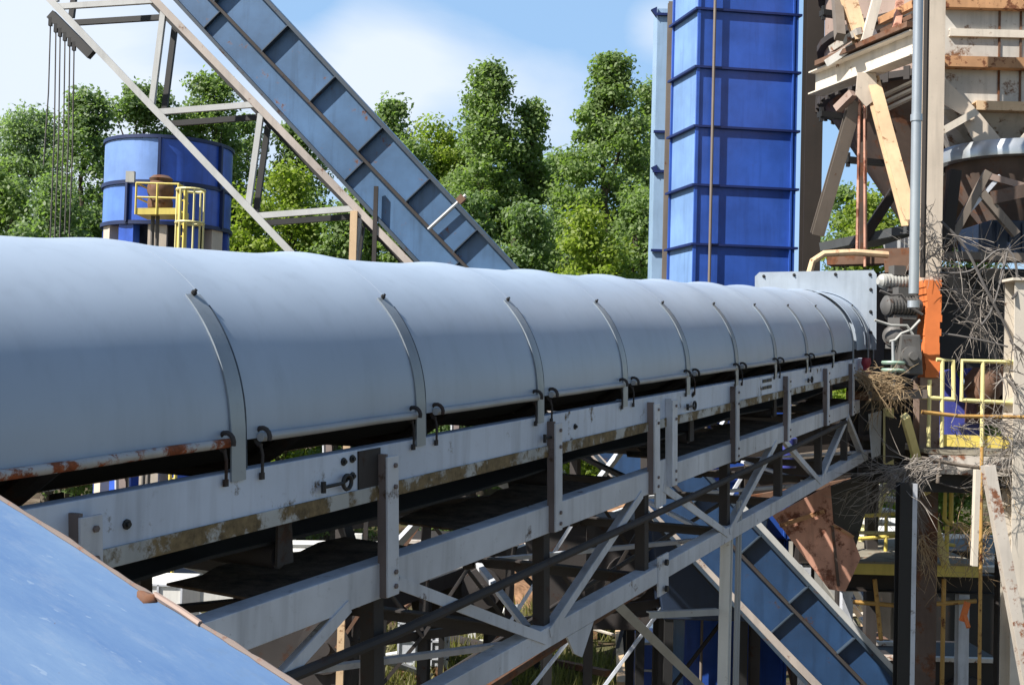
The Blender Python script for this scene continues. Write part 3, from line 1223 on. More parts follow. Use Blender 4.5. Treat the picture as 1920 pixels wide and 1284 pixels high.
tag(m.build('downpipe', M['galv'], smooth=True), 'shiny galvanised vertical pipe beside the tan column', 'pipe')
p = at(1734, 250, 14.1)
m = MB()
m.tube([(p.x, p.y, 12), (p.x, p.y, at(1728, 520, 14.1).z)], .034, 8)  # dark brown tube filling the stripe beside the galvanised pipe
tag(m.build('dark_upright', M['brown'], smooth=True), 'thin dark brown upright strip between the galvanised pipe and tan column', 'pipe')
for k, y in enumerate((158, 172, 186)):
    m = MB()
    m.bar(at(1652, y + 24, 15.9), at(1716, y - 6, 15.4), .07, .035)
    tag(m.build('slat_bar', M['cream']), 'cream slat bar sloping under the bin frame beam', 'bar', 'three slat bars under the bin frame beam')
# cream column at far right
p = at(1916, 620, 13.8)
m = MB(); vcol(m, p.x, p.y, -.1, 7.3, .30, .30)
m.plate([Vector((p.x - .2, p.y - .2, 7.3)), Vector((p.x + .2, p.y - .2, 7.3)), Vector((p.x + .2, p.y + .2, 7.3)), Vector((p.x - .2, p.y + .2, 7.3))], .03)
tag(m.build('support_column', M['cream']), 'thick cream column rising past the railed deck at the picture edge', 'column')
# dark post lower right
p = at(1694, 1000, 12.6)
m = MB(); vcol(m, p.x, p.y, -.1, at(1694, 905, 12.6).z, .13, .16)
dk = thing('steel_post', 'black steel post with a grey flange standing before the yellow platform', 'post', (p.x, p.y, 0))
m.build('shaft', M['black'], dk)
m = MB(); m.bar((p.x + .09, p.y - .06, -.1), (p.x + .09, p.y - .06, at(1694, 905, 12.6).z), .05, .04, (0, -1, 0))
m.build('flange', M['greysteel'], dk)

# bin support frame
bf = thing('bin_frame', 'cream beam and braces forming the frame under the rusty bin', 'steel frame', at(1617, 150, 15.8))
bl, br = at(1530, 158, 16.9), at(1722, 82, 14.75)
m = MB(); m.ibeam(bl, br, .26, .33, .02); m.build('beam', M['cream'], bf)
for f in (.15, .18, .21, .62, .66, .70, .74):
    c_ = bl.lerp(br, f) + Vector((.05, -.13, 0))
    m = MB(); m.bar(c_ + UPZ * .15, c_ - UPZ * .02, .016, .10, br - bl)
    m.build('stiffener', M['cream'], bf)
m = MB(); m.bar(bl.lerp(br, .1) + UPZ * .23, br + UPZ * .23, .36, .07); m.build('cap_plate', M['ruststeel'], bf)
nd = at(1617, 165, 15.75)
m = MB(); m.plate([nd + Vector((-.12, -.16, .16)), nd + Vector((.12, -.16, .16)), nd + Vector((.17, -.16, -.16)), nd + Vector((.0, -.16, -.30)), nd + Vector((-.14, -.16, -.14))][::-1], .02); m.build('gusset_plate', M['tan'], bf)
m = MB(); m.ibeam(at(1604, 190, 15.75), at(1532, 440, 16.3), .17, .15, .016, (0, -1, 0)); m.build('brace', M['taupe'], bf)
m = MB(); m.ibeam(at(1634, 150, 15.7), at(1706, 418, 14.7), .17, .15, .016, (0, -1, 0)); m.build('brace', M['buff'], bf)
m = MB(); m.ibeam(at(1583, -30, 16.0), at(1614, 78, 15.7), .18, .15, .016, (0, -1, 0)); m.build('brace', M['buff'], bf)
m = MB(); m.bar(at(1652, -30, 15.7), at(1622, 80, 15.6), .12, .10, (0, -1, 0)); m.build('brace', M['cream'], bf)
m = MB(); m.bar(at(1617, 190, 15.9), at(1617, 480, 15.9), .10, .09, (0, -1, 0)); m.build('hanger_post', M['bindark'], bf)
m = MB(); m.tube([at(1612, 185, 15.7), at(1607, 476, 15.7)], .022, 6); m.build('rod', M['hopper'], bf); m = MB(); m.tube([at(1621, 185, 15.7), at(1622, 500, 15.7)], .02, 6); m.build('rod', M['hopper'], bf)
m = MB(); m.bar(at(1600, 175, 15.6), at(1570, 205, 15.8), .12, .10); m.build('strut', M['pinkish'], bf)
m = MB(); m.bar(at(1690, 338, 16.4), at(1604, 470, 16.4), .13, .10, (0, -1, 0)); m.build('brace', M['brown'], bf)
for y in (25, 215, 300):
    m = MB()
    x = {25: 1556, 215: 1552, 300: 1602}[y]
    q = at(x, y, 16.6)
    m.bar(q + Vector((-.12, 0, 0)), q + Vector((.5, .2, 0)), .12, .08)
    m.bar(q + Vector((-.09, 0, -.1)), q + Vector((-.09, 0, .1)), .05, .05)
    m.build('lug', M['black'], bf)

for a_, b_, w_, mt in (((1552, 118), (1640, 62), .10, 'white'), ((1560, 92), (1612, 58), .09, 'rawhite'), ((1652, 40), (1716, 8), .10, 'stiff'), ((1640, 66), (1712, 30), .06, 'ruststeel'), ((1568, -20), (1575, 70), .12, 'taupe'), ((1690, -20), (1680, 60), .09, 'hopper')):
    m = MB(); m.bar(at(*a_, 16.3), at(*b_, 15.6), w_, w_, (0, -1, 0)); m.build('trim_bar', M[mt], bf)
# round dark bin with hopper, behind
rz = 18.8
q = at(1775, 150, rz)
rr_ = 225 / F * rz
sb = thing('round_bin', 'dark rust-stained round bin with a conical hopper behind the frame', 'bin', (q.x, q.y, 4))
m = MB()
zc = at(1775, 190, rz).z
m.lathe((q.x, q.y, 0), [(rr_, zc), (rr_, 13.5)], 32)
m.build('shell', M['pinkish'], sb, smooth=True)
m = MB()
zl = at(1775, 460, rz).z
m.lathe((q.x, q.y, 0), [(.42, zl), (rr_, zc)], 32)
m.build('cone', M['bindark'], sb, smooth=True)
m = MB()
for z in (zc, zc + .9, zc + 1.8): m.lathe((q.x, q.y, z), [(rr_, -.05), (rr_ + .12, -.05), (rr_ + .12, .05), (rr_, .05)], 32)
for k in range(40):
    a = 2 * math.pi * k / 40
    d = Vector((math.cos(a), math.sin(a), 0)) * (rr_ + .1)
    m.bar(Vector((q.x, q.y, zc - .10)) + d, Vector((q.x, q.y, zc + .10)) + d, .09, .05, d)
m.build('flange_ring', M['darksteel'], sb)

# panelled rectangular bin
bz = 15.4
x0 = at(1764, 100, bz).x
x1 = at(2130, 100, bz).x
zb = at(1840, 208, bz).z
pb = thing('panel_bin', 'square off-white panelled bin with rusty horizontal stiffeners and sloping hopper', 'bin', ((x0 + x1) / 2, bz + 1, 4))
m = MB()
m.hexa([Vector((x, y, z)) for z in (zb, 13) for x, y in ((x0, bz), (x1, bz), (x1, bz + 2.2), (x0 * (bz + 2.4) / bz, bz + 2.2))])
m.build('wall', M['binwall'], pb)
m = MB()
zh = at(1840, 292, bz).z
xb = x0 * (bz + 2.4) / bz
top4 = [Vector((x0, bz, zb - .005)), Vector((x1, bz, zb - .005)), Vector((x1, bz + 2.2, zb - .005)), Vector((xb, bz + 2.2, zb - .005))]
bot4 = [Vector((x0 + .8, bz + .45, zh)), Vector((x1 - .8, bz + .45, zh)), Vector((x1 - .8, bz + 1.7, zh)), Vector((x0 + .9, bz + 1.7, zh))]
m.hexa(bot4 + top4)
m.build('hopper', M['binwall'], pb)
for y, hh, mt, xs_, dp in ((12, .12, 'stiff', x0, .12), (64, .10, 'cream', x0 + .1, .05), (122, .14, 'stiff', x0 - .04, .15), (203, .12, 'buff', at(1822, 200, bz).x, .16)):
    z = at(1840, y, bz).z
    m = MB()
    m.chan((xs_, bz - dp / 2, z), (x1, bz - dp / 2, z), dp, hh, .016)
    m.build('stiffener', M[mt], pb)
for px in (1872, 1912, 2000):
    x = at(px, 150, bz).x
    m = MB()
    m.bar((x, bz - .012, zb), (x, bz - .012, 13), .025, .02, (0, -1, 0))
    m.build('seam', M['ruststeel'], pb)
m = MB()
m.bar((at(1763, 200, bz - .25).x, bz - .22, at(1763, 112, bz).z), (at(1763, 200, bz - .25).x, bz - .22, at(1763, 290, bz).z), .06, .10, (0, -1, 0))
m.build('corner_angle', M['ochre'], pb)
m = MB()
m.plate([at(1768, 146, bz - .2), at(1826, 202, bz - .2), at(1826, 230, bz - .2), at(1768, 196, bz - .2)][::-1], .02)
m.build('slope_plate', M['tan'], pb)
m = MB()
m.plate([at(1802, 222, bz - .12), at(1830, 206, bz - .12), at(1898, 288, bz - .12), at(1838, 292, bz - .12)][::-1], .02)
m.build('slope_plate', M['tan'], pb)
m = MB()
m.bar(at(1766, 246, bz - .3), at(1830, 210, bz - .3), .09, .08, (0, -1, 0))
m.build('gusset_bar', M['cream'], pb)
m = MB()
m.bar(at(1890, 288, bz - .3), at(1960, 215, bz - .3), .06, .06, (0, -1, 0))
m.build('gusset_bar', M['cream'], pb)
# galvanised ring and machine below
gz = 15.6
q = at(1893, 300, gz + .1)
ring = thing('hoop_collar', 'shiny galvanised round collar under the panelled bin', 'collar', q)
m = MB()
m.lathe(q, [(.86, -.11), (.97, -.10), (.98, .0), (.92, .11), (.86, .10)], 40, cap=False)
m.build('hoop', M['galv'], ring, smooth=True)
m = MB()
m.lathe(q, [(.84, .05), (.82, -.1), (.80, -.3), (.35, -.9), (.35, -1.1)], 32)
m.build('funnel', M['bindark'], ring, smooth=True)
for a, b, mt, w_ in (((1852, 322), (1785, 446), 'taupe', .09), ((1875, 330), (1800, 415), 'greysteel', .05), ((1920, 350), (1850, 330), 'pinkish', .08), ((1790, 320), (1772, 470), 'brown', .14), ((1840, 362), (1905, 440), 'taupe', .10), ((1858, 372), (1950, 352), 'bindark', .16)):
    m = MB()
    m.bar(at(*a, gz - 1.0), at(*b, gz - 1.0), w_, w_ * .8, (0, -1, 0))
    tag(m.build('brace', M[mt]), {'taupe': 'taupe raking brace under the galvanised collar' if a[0] == 1852 else 'short taupe strut sloping to the navy box',
        'greysteel': 'thin grey strut under the galvanised collar', 'pinkish': 'faded pink strut just below the galvanised collar', 'brown': 'dark brown upright beside the tan column below the collar', 'bindark': 'thick rust brown bar above the navy box'}[mt], 'strut')
m = MB()
a = at(1858, 412, 14.8)
b = at(1990, 478, 14.8)
m.hexa([Vector((x, y, z)) for z in (b.z, a.z) for x, y in ((a.x, 14.8), (b.x, 14.8), (b.x, 15.9), (a.x, 15.9))])
for k in range(6):
    x = a.x + .08 + k * .16
    m.bar((x, 14.785, b.z + .03), (x, 14.785, a.z - .03), .03, .03, (0, -1, 0))
tag(m.build('navy_box', M['navy'], bevel=.01), 'dark navy ribbed steel box above the tangled vines', 'box')
# dark beams behind the tangle: floor of the drive deck
m = MB()
m.bar(at(1768, 480, 14.9), at(1920, 484, 14.9), .25, .10)
tag(m.build('deck_beam', M['taupe']), 'taupe edge beam behind the tangled dead vines', 'beam')
m = MB()
a, b = at(1762, 500, 16.2), at(2000, 700, 16.2)
m.hexa([Vector((x, y, z)) for z in (b.z, a.z) for x, y in ((a.x, 16.2), (b.x, 16.2), (b.x, 18), (a.x, 18))])
tag(m.build('screen_housing', M['black'], bevel=.02), 'black machine housing deep behind the vines and cables', 'machine')

# ------------------------------------------------------------------ drive at the conveyor head
def motor(px, py, Z, L, r, label, mt, ax=(.98, .2, 0)):
    q = at(px, py, Z)
    ax = Vector(ax).normalized()
    t_ = thing('drive_motor', label, 'motor', q)
    m = MB()
    m.lathe(q - ax * L / 2, [(r * .55, 0), (r, .04), (r, L - .06), (r * .7, L)], 20, ax)
    m.build('body', M[mt], t_, smooth=True)
    m = MB()
    for k in range(9):
        x = L * (.12 + .085 * k)
        m.lathe(q - ax * L / 2 + ax * x, [(r * .98, 0), (r * 1.1, 0), (r * 1.1, .018), (r * .98, .018)], 20, ax)
    m.build('cooling_fins', M[mt], t_)
    m = MB()
    m.bar(q - ax * L * .3 - UPZ * (r + .02), q + ax * L * .3 - UPZ * (r + .02), r * 1.6, .05)
    m.build('foot', M['machine'], t_)
    m = MB()
    m.bar(q - ax * .08 + UPZ * (r + .05), q + ax * .08 + UPZ * (r + .05), .14, .12)
    m.build('terminal_box', M['machine'], t_)
    return t_


motor(1682, 528, 14.6, .52, .085, 'pale cylindrical motor on top beside the white end plate', 'machinepale')
motor(1690, 574, 14.4, .5, .12, 'large grey finned motor under the pale motor', 'machine')
motor(1678, 630, 14.2, .36, .11, 'dark finned motor above the green valve wheel', 'machine', (.5, .86, 0))
gq = at(1700, 665, 14.1)
gr = thing('gear_reducer', 'dark cast gear reducer with round side cover below the motors', 'gearbox', gq)
m = MB()
m.hexa([gq + Vector((sx, sy, sz)) for sz, k in ((-.24, 1), (.24, .75)) for sx, sy in ((-.16 * k, -.14), (.16 * k, -.14), (.16 * k, .14), (-.16 * k, .14))])
m.build('case', M['machine'], gr, bevel=.02)
m = MB()
m.lathe(gq + Vector((.0, -.14, -.02)), [(.12, 0), (.12, .05), (.05, .06), (.05, .12)], 18, (0, -1, 0))
m.build('cover', M['machine'], gr, smooth=True)
vw = thing('valve_wheel', 'pale green double valve wheel on a thin stem', 'valve', at(1675, 690, 13.8))
for y in (680, 694):
    m = MB()
    m.lathe(at(1675, y, 13.8), [(.13, -.02), (.14, 0), (.13, .02)], 18)
    m.build('wheel', M['greenpaint'], vw, smooth=True)
m = MB(); m.tube([at(1674, 640, 13.8), at(1676, 735, 13.8)], .018, 6); m.build('stem', M['pipe'], vw)
m = MB()
m.lathe(at(1624, 690, 14.0), [(.05, -.1), (.06, -.06), (.035, 0), (.06, .06), (.05, .12)], 12)
tag(m.build('red_valve', M['red'], smooth=True), 'small dark red valve body under the white end plate', 'valve')
m = MB()
m.tube([at(1518, 512, 15.3), at(1524, 490, 15.3), at(1545, 476, 15.3), at(1600, 473, 15.3), at(1665, 478, 15.3)], .045, 8)
tag(m.build('bent_pipe', M['buff'], smooth=True), 'buff bent guard pipe rising behind the white end plate', 'pipe')
bx = thing('belt_feeder', 'dark sloping feeder with a silver side behind the bent buff pipe', 'feeder', at(1620, 460, 17))
m = MB(); m.bar(at(1545, 468, 17), at(1740, 428, 16.4), .7, .12); m.build('deck', M['roofdark'], bx)
m = MB(); m.bar(at(1660, 470, 16.3), at(1735, 446, 16.1), .2, .14); m.build('side_box', M['pipe'], bx)
m = MB(); m.bar(at(1555, 485, 16.2), at(1735, 480, 15.6), .3, .20); m.build('base', M['ruststeel'], bx)
m = MB()
m.bar(at(1660, 500, 15.2), at(1740, 492, 15.0), .3, .18)
tag(m.build('tray', M['ruststeel']), 'rusty brown tray between the white end plate and galvanised pipe', 'tray')

# ------------------------------------------------------------------ upper deck with railings
dz = at(1800, 842, 14.2).z
dkx0, dkx1 = at(1728, 842, 14.2).x, at(2050, 842, 14.2).x
ud = thing('upper_deck', 'rusty walkway deck with white edge beam behind the yellow railings', 'walkway', ((dkx0 + dkx1) / 2, 15, dz))
m = MB()
m.hexa([Vector((x, y, z)) for z in (dz - .05, dz) for x, y in ((dkx0, 14.0), (dkx1, 13.6), (dkx1, 16.6), (dkx0, 17))])
m.build('deck', M['grating'], ud)
m = MB(); m.chan((dkx0, 13.96, dz - .17), (dkx1, 13.55, dz - .17), .08, .22, .012, UPZ, 1); m.build('edge_beam', M['rawhite'], ud)
m = MB(); m.bar((dkx0 + .2, 14.02, dz + .11), (dkx1, 13.62, dz + .11), .01, .14); m.build('toe_board', M['yellow'], ud)
m = MB(); m.bar((dkx0 - .3, 14.3, dz - .4), (dkx1, 14.2, dz - .4), .5, .22); m.build('joist', M['black'], ud)
for x_, y_ in ((dkx0 + .15, 16.6), (dkx1 - .2, 16.3), (dkx1 - .2, 14.2)):
    m = MB(); m.bar((x_, y_, -.1), (x_, y_, dz - .06), .15, .15, (0, -1, 0)); m.build('leg', M['darksteel'], ud)


def rail(name, label, segs, Z, r, mt):
    t_ = thing(name, label, 'railing', at(*segs[0][0], Z), 'yellow railings around the decks')
    for s in segs:
        m = MB()
        m.tube([at(x, y, Z) for x, y in s], r, 8)
        m.build('rail', M[mt], t_, smooth=True)
    return t_


rail('railing', 'pale yellow railing panel next to the orange column length', [[(1756, 674), (1787, 676), (1788, 749)], [(1767, 675), (1766, 838)], [(1724, 744), (1790, 749)], [(1743, 712), (1741, 838)]], 14.0, .025, 'paleyellow')
rail('railing', 'yellow railing panel with rusty post in front of the cream column', [[(1803, 752), (1804, 676), (1900, 679)], [(1803, 750), (1930, 757)], [(1843, 678), (1841, 836)]], 13.9, .025, 'paleyellow')
rail('railing', 'thin rust-brown lower rail with uprights below the yellow rails', [[(1728, 772), (1800, 780), (1925, 782)], [(1841, 838), (1836, 1290)]], 13.5, .022, 'ochre')
# blue chute behind rails
m = MB()
a = at(1748, 690, 15.3)
m.hexa([at(1742, 700, 15.2), at(1790, 690, 15.2), at(1850, 822, 15.2), at(1748, 822, 15.2), at(1742, 700, 16.4), at(1790, 690, 16.4), at(1850, 822, 16.4), at(1748, 822, 16.4)])
tag(m.build('sloping_chute', M['violet'], bevel=.01), 'violet blue sloping chute behind the yellow railing panels', 'chute')
m = MB()
m.hexa([at(1800, 690, 15.0), at(1838, 690, 15.0), at(1838, 790, 15.0), at(1825, 760, 15.0), at(1800, 690, 15.5), at(1838, 690, 15.5), at(1838, 790, 15.5), at(1825, 760, 15.5)])
tag(m.build('guard_plate', M['violet']), 'dark blue triangular guard plate behind the rusty rail post', 'plate')
ms = thing('sheave_unit', 'rusty yellow bearing unit behind the railing next to cream column', 'machine', at(1845, 700, 14.8))
m = MB(); m.lathe(at(1843, 722, 14.8), [(.16, -.22), (.22, -.1), (.22, .1), (.12, .22)], 16); m.build('body', M['ruststeel'], ms, smooth=True)
m = MB(); m.lathe(at(1872, 715, 15.2), [(.22, -.3), (.26, 0), (.2, .3)], 14, (0, -1, 0)); m.build('drum', M['ruststeel'], ms, smooth=True)
m = MB(); m.bar(at(1820, 770, 15), at(1900, 770, 15), .4, .3); m.build('plinth', M['ruststeel'], ms)

# column & braces under the head
m = MB(); m.bar(at(1697, 780, 13.6), at(1774, 1062, 15.3), .085, .085, (0, -1, 0))
tag(m.build('brace', M['paleyellow']), 'slim pale yellow raking brace under the upper deck', 'brace')
m = MB(); m.ibeam(at(1852, 872, 12.2), at(1934, 1320, 12.2), .115, .11, .013, (0, -1, 0))
tag(m.build('brace', M['rawhite']), 'big white raking brace streaked with rust at the picture edge', 'brace')
m = MB(); m.bar(at(1832, 880, 13), at(1826, 1060, 13), .055, .08, (0, -1, 0))
tag(m.build('hanger', M['cream']), 'cream hanger strap between the two decks beside the raking brace', 'strap')
m = MB(); m.plate([at(1660, 780, 14.2), at(1700, 790, 14.2), at(1694, 850, 14.2), at(1660, 868, 14.2)][::-1], .03)
tag(m.build('skirt_plate', M['brown']), 'dark brown skirt plate hanging under the conveyor head', 'plate')
m = MB(); m.bar(at(1666, 765, 14.4), at(1666, 870, 14.4), .10, .10, (0, -1, 0))
tag(m.build('cable_tray', M['paleyellow']), 'pale yellow vertical tray next to the conveyor head', 'tray')
m = MB(); m.plate([at(1628, 776, 14.6), at(1652, 770, 14.6), at(1650, 852, 14.6), at(1634, 860, 14.6)][::-1], .02)
tag(m.build('skirt_plate', M['greysteel']), 'small grey plate at the far end of the conveyor truss', 'plate')
m = MB(); m.bar(at(1640, 742, 14.1), at(1726, 738, 14.1), .5, .10)
tag(m.build('motor_plinth', M['taupe']), 'taupe base plate below the drive motors', 'base')

tc2 = thing('transfer_chute', 'black oily transfer chute below the conveyor head', 'chute', at(1640, 780, 15.6))
m = MB()
m.hexa([at(x, y, z) for z in (15.7, 16.8) for x, y in ((1596, 905), (1690, 905), (1735, 700), (1585, 700))])
m.build('body', M['dirty_and_shade_black'], tc2)
m = MB(); m.bar(at(1588, 742, 15.6), at(1730, 742, 15.6), .10, .12); m.build('flange', M['ruststeel'], tc2)
m = MB(); m.bar(at(1592, 820, 15.6), at(1712, 822, 15.6), .08, .08); m.build('flange', M['darksteel'], tc2)
for px in (1612, 1664, 1700):
    m = MB(); m.bar(at(px + 4, 745, 15.62), at(px, 900, 15.62), .06, .06, (0, -1, 0)); m.build('stiffener', M['darksteel'], tc2)
gd = thing('drive_guard', 'black drive guard housing behind the stacked motors', 'guard', at(1690, 600, 16))
m = MB()
m.hexa([at(x, y, z) for z in (15.9, 16.9) for x, y in ((1638, 720), (1760, 720), (1760, 500), (1640, 512))])
m.build('housing', M['dirty_and_shade_black'], gd, bevel=.03)
m = MB(); m.bar(at(1642, 560, 15.85), at(1740, 552, 15.85), .06, .07); m.build('rib', M['machine'], gd)
m = MB(); m.bar(at(1642, 650, 15.85), at(1740, 645, 15.85), .06, .07); m.build('rib', M['machine'], gd)
hs = [((1640, 600), (1700, 610), (1728, 640)), ((1650, 545), (1690, 552), (1730, 590)), ((1668, 640), (1690, 625), (1725, 600)), ((1655, 715), (1690, 722), (1722, 700))]
for i, hp_ in enumerate(hs):
    m = MB()
    pts = [at(x, y, 14.0) for x, y in hp_]
    m.tube([pts[0], pts[0].lerp(pts[1], .5) - UPZ * .03, pts[1], pts[1].lerp(pts[2], .5) - UPZ * .04, pts[2]], .017, 6)
    tag(m.build('hose', M['cable' if i % 2 else 'machinepale'], smooth=True), ['pale hose looping beside the large finned motor', 'grey hose dropping from the pale motor to the orange column', 'pale hose rising from the valve stem', 'grey hose below the green valve wheel'][i], 'hose')
m = MB()
m.lathe(at(1472, 842, 17), [(.16, -.26), (.17, -.2), (.17, .16), (.07, .24), (.07, .3)], 16)
tag(m.build('plastic_drum', M['violet'], smooth=True), 'small blue plastic drum glimpsed behind the far truss diagonals', 'drum')
gb = thing('machine_gallery', 'dark enclosed gallery behind the far end of the truss', 'gallery', at(1500, 880, 19))
m = MB()
m.hexa([at(x, y, z) for z in (19, 20.2) for x, y in ((1395, 940), (1640, 900), (1640, 770), (1395, 790))])
m.build('body', M['brown'], gb, bevel=.02)
for y0_, y1_, mt in ((800, 782, 'darksteel'), (868, 838, 'taupe'), (935, 895, 'ruststeel')):
    m = MB(); m.bar(at(1398, y0_, 18.9), at(1636, y1_, 18.9), .10, .09); m.build('rail', M[mt], gb)
for px in (1420, 1500, 1580):
    m = MB(); q = at(px, 930, 19.3); m.bar(q, (q.x, q.y, -.1), .16, .16, (0, -1, 0)); m.build('leg', M['darksteel'], gb)
rq = random.Random(31)
for i in range(26):
    px, py = rq.uniform(1570, 1850), rq.uniform(1150, 1280)
    q = on_ground(px, py)
    a_ = rq.uniform(0, 6.28)
    L_ = rq.uniform(.4, 1.3)
    d_ = Vector((math.cos(a_), math.sin(a_), rq.uniform(.05, 1.1)))
    m = MB(); m.bar(q, q + d_ * L_, rq.uniform(.08, .22), rq.uniform(.03, .08))
    tag(m.build('scrap_board', M[rq.choice(['white', 'cream', 'buff', 'ruststeel', 'concrete', 'tan'])]), 'splintered board or plate in the scrap pile below the lower deck', 'scrap', 'scrap pile below the lower deck')
for i in range(34):
    px, py = rq.uniform(420, 1330), rq.uniform(985, 1270)
    q = on_ground(px, py)
    a_ = rq.uniform(0, 6.28)
    L_ = rq.uniform(1.0, 3.4)
    d_ = Vector((math.cos(a_), math.sin(a_) * .6, rq.uniform(.0, .45)))
    m = MB(); m.tube([q, q + d_ * L_], rq.uniform(.04, .09), 7)
    tag(m.build('loose_pipe', M[rq.choice(['white', 'pipe', 'ruststeel', 'darksteel', 'cream', 'galv'])], smooth=True), 'loose pipe lying in the yard below the conveyor', 'pipe', 'loose pipes scattered in the yard')

sf = thing('yard_framework', 'dark braced steel framework standing behind the conveyor truss', 'steel frame', at(1050, 1100, 18.5))
cols_ = [(640, 17.0), (800, 17.6), (960, 18.2), (1110, 18.8), (1250, 19.4), (1395, 20.0)]
tops_ = [at(px, 985 - (px - 640) * .14, z) for px, z in cols_]
for i, p in enumerate(tops_):
    m = MB(); m.ibeam(p, (p.x, p.y, -.1), .14, .14, .014, (0, -1, 0)); m.build('column', M['darksteel'], sf)
for i in range(len(tops_) - 1):
    p, q = tops_[i], tops_[i + 1]
    for f, mt in ((1.0, 'darksteel'), (.55, 'brown'), (.2, 'darksteel')):
        m = MB(); m.bar((p.x, p.y - .09, p.z * f), (q.x, q.y - .09, q.z * f), .06, .13); m.build('girt', M[mt], sf)
    for f0, f1, a_, b_ in ((1.0, .55, p, q), (.2, .55, p, q), (.55, 1.0, p, q)):
        m = MB(); m.bar((a_.x, a_.y - .16, a_.z * f0), (b_.x, b_.y - .16, b_.z * f1), .05, .07, (0, -1, 0)); m.build('brace', M[rq.choice(['darksteel', 'greysteel', 'ruststeel', 'brown'])], sf)
for k, (v0, v1, r_, mt, lb) in enumerate(((-1.75, -1.95, .03, 'pipe', 'pale pipe running just below the truss'), (-2.1, -1.7, .022, 'darksteel', 'thin dark pipe crossing below the truss'), (-2.5, -2.3, .045, 'ruststeel', 'thick rusty pipe below the truss'))):
    m = MB()
    m.tube([cv(.6, .9 + .3 * k, v0), cv(4, .9 + .3 * k, (v0 + v1) / 2 - .03), cv(9.5, .9 + .3 * k, v1)], r_, 8)
    tag(m.build('utility_pipe', M[mt], smooth=True), lb, 'pipe')

# rusty discharge hopper
hz = 15.0
hp = thing('discharge_hopper', 'rust orange tapered hopper hanging under the conveyor head', 'hopper', at(1545, 1000, hz))
tl, trp, bl_, br_ = at(1452, 962, hz - .3), at(1552, 912, hz - .3), at(1556, 1102, hz), at(1580, 1104, hz)
tl2, tr2 = at(1500, 940, hz + 1.2), at(1642, 880, hz + .9)
fz = hz - .28
fp = [at(1448, 966, fz), at(1556, 908, fz), at(1562, 980, fz), at(1596, 1000, fz), at(1613, 1045, fz), at(1584, 1108, fz), at(1554, 1104, fz)]
m = MB(); m.plate(fp[::-1], .02); m.build('front_plate', M['hopper'], hp)
m = MB(); m.bar(at(1560, 985, fz - .03), at(1572, 1098, fz - .03), .03, .05, (0, -1, 0)); m.build('stiffener', M['bindark'], hp)
m = MB(); m.bar(at(1562, 984, fz - .03), at(1600, 1006, fz - .03), .03, .05, (0, -1, 0)); m.build('stiffener', M['stiff'], hp)
m = MB(); m.plate([trp, tr2, br_ + Vector((.05, .3, 0)), br_][::-1], .02); m.build('side_plate', M['brown'], hp)  # dark brown puts the shade of this turned-away side into the colour
m = MB(); m.bar(at(1462, 985, hz - .36), at(1545, 958, hz - .36), .04, .05); m.build('stiffener', M['stiff'], hp)
m = MB(); m.plate([tl, at(1556, 1102, hz + .5), at(1590, 950, hz + 1.6)][::-1], .02); m.build('back_plate', M['brown'], hp)

# ------------------------------------------------------------------ lower deck
lz = at(1700, 1066, 15.5).z
lx0, lx1 = at(1586, 1066, 15.5).x, at(1836, 1066, 15.5).x
lw = thing('lower_deck', 'lower walkway deck with a yellow edge beam behind the black post', 'walkway', ((lx0 + lx1) / 2, 16.5, lz))
m = MB(); m.hexa([Vector((x, y, z)) for z in (lz + .07, lz + .10) for x, y in ((lx0, 15.4), (lx1, 15.4), (lx1, 18.4), (lx0, 18.4))]); m.build('deck', M['grating'], lw)
m = MB(); m.chan((lx0, 15.46, lz), (lx1, 15.46, lz), .09, .15, .012); m.build('edge_beam', M['yellow'], lw)
m = MB(); m.ibeam((lx0, 15.8, lz - .22), (lx1 + .3, 15.8, lz - .22), .2, .25, .015); m.build('main_beam', M['brown'], lw)
m = MB(); m.ibeam((lx0, 18.0, lz - .2), (lx1 + 1, 18.0, lz - .2), .2, .25, .015); m.build('main_beam', M['brown'], lw)
for x in (lx0 + .1, lx1 - .1):
    for y in (15.8, 18.0):
        m = MB(); m.bar((x, y, -.1), (x, y, lz - .35), .14, .14, (0, -1, 0)); m.build('leg', M['greysteel'], lw)
rail('railing', 'yellow railing frame with rounded corner on the lower deck', [[(1836, 926), (1773, 908), (1771, 972), (1778, 980), (1832, 996)], [(1784, 915), (1783, 980)], [(1776, 985), (1774, 1066)]], 15.2, .03, 'yellow')
rail('railing', 'narrow pale yellow railing frame right of the black post', [[(1722, 922), (1752, 924), (1751, 1002)], [(1738, 922), (1737, 998)], [(1610, 998), (1760, 1000)]], 15.3, .024, 'paleyellow')
rail('railing', 'thin weathered yellow rail crossing behind the black post', [[(1600, 1010), (1690, 1004), (1790, 1022)], [(1600, 968), (1690, 962), (1760, 972)], [(1662, 962), (1660, 1062)]], 16.4, .026, 'yellow')
rail('railing', 'thin ochre rail below the lower deck beam', [[(1600, 1128), (1700, 1136), (1830, 1126)], [(1770, 1085), (1766, 1290)], [(1640, 1085), (1652, 1200)]], 15.6, .03, 'ochre')
rail('railing', 'grey kick pipe in front of the upper deck edge', [[(1728, 858), (1800, 872), (1930, 888)], [(1762, 862), (1758, 905)]], 13.7, .022, 'taupe')
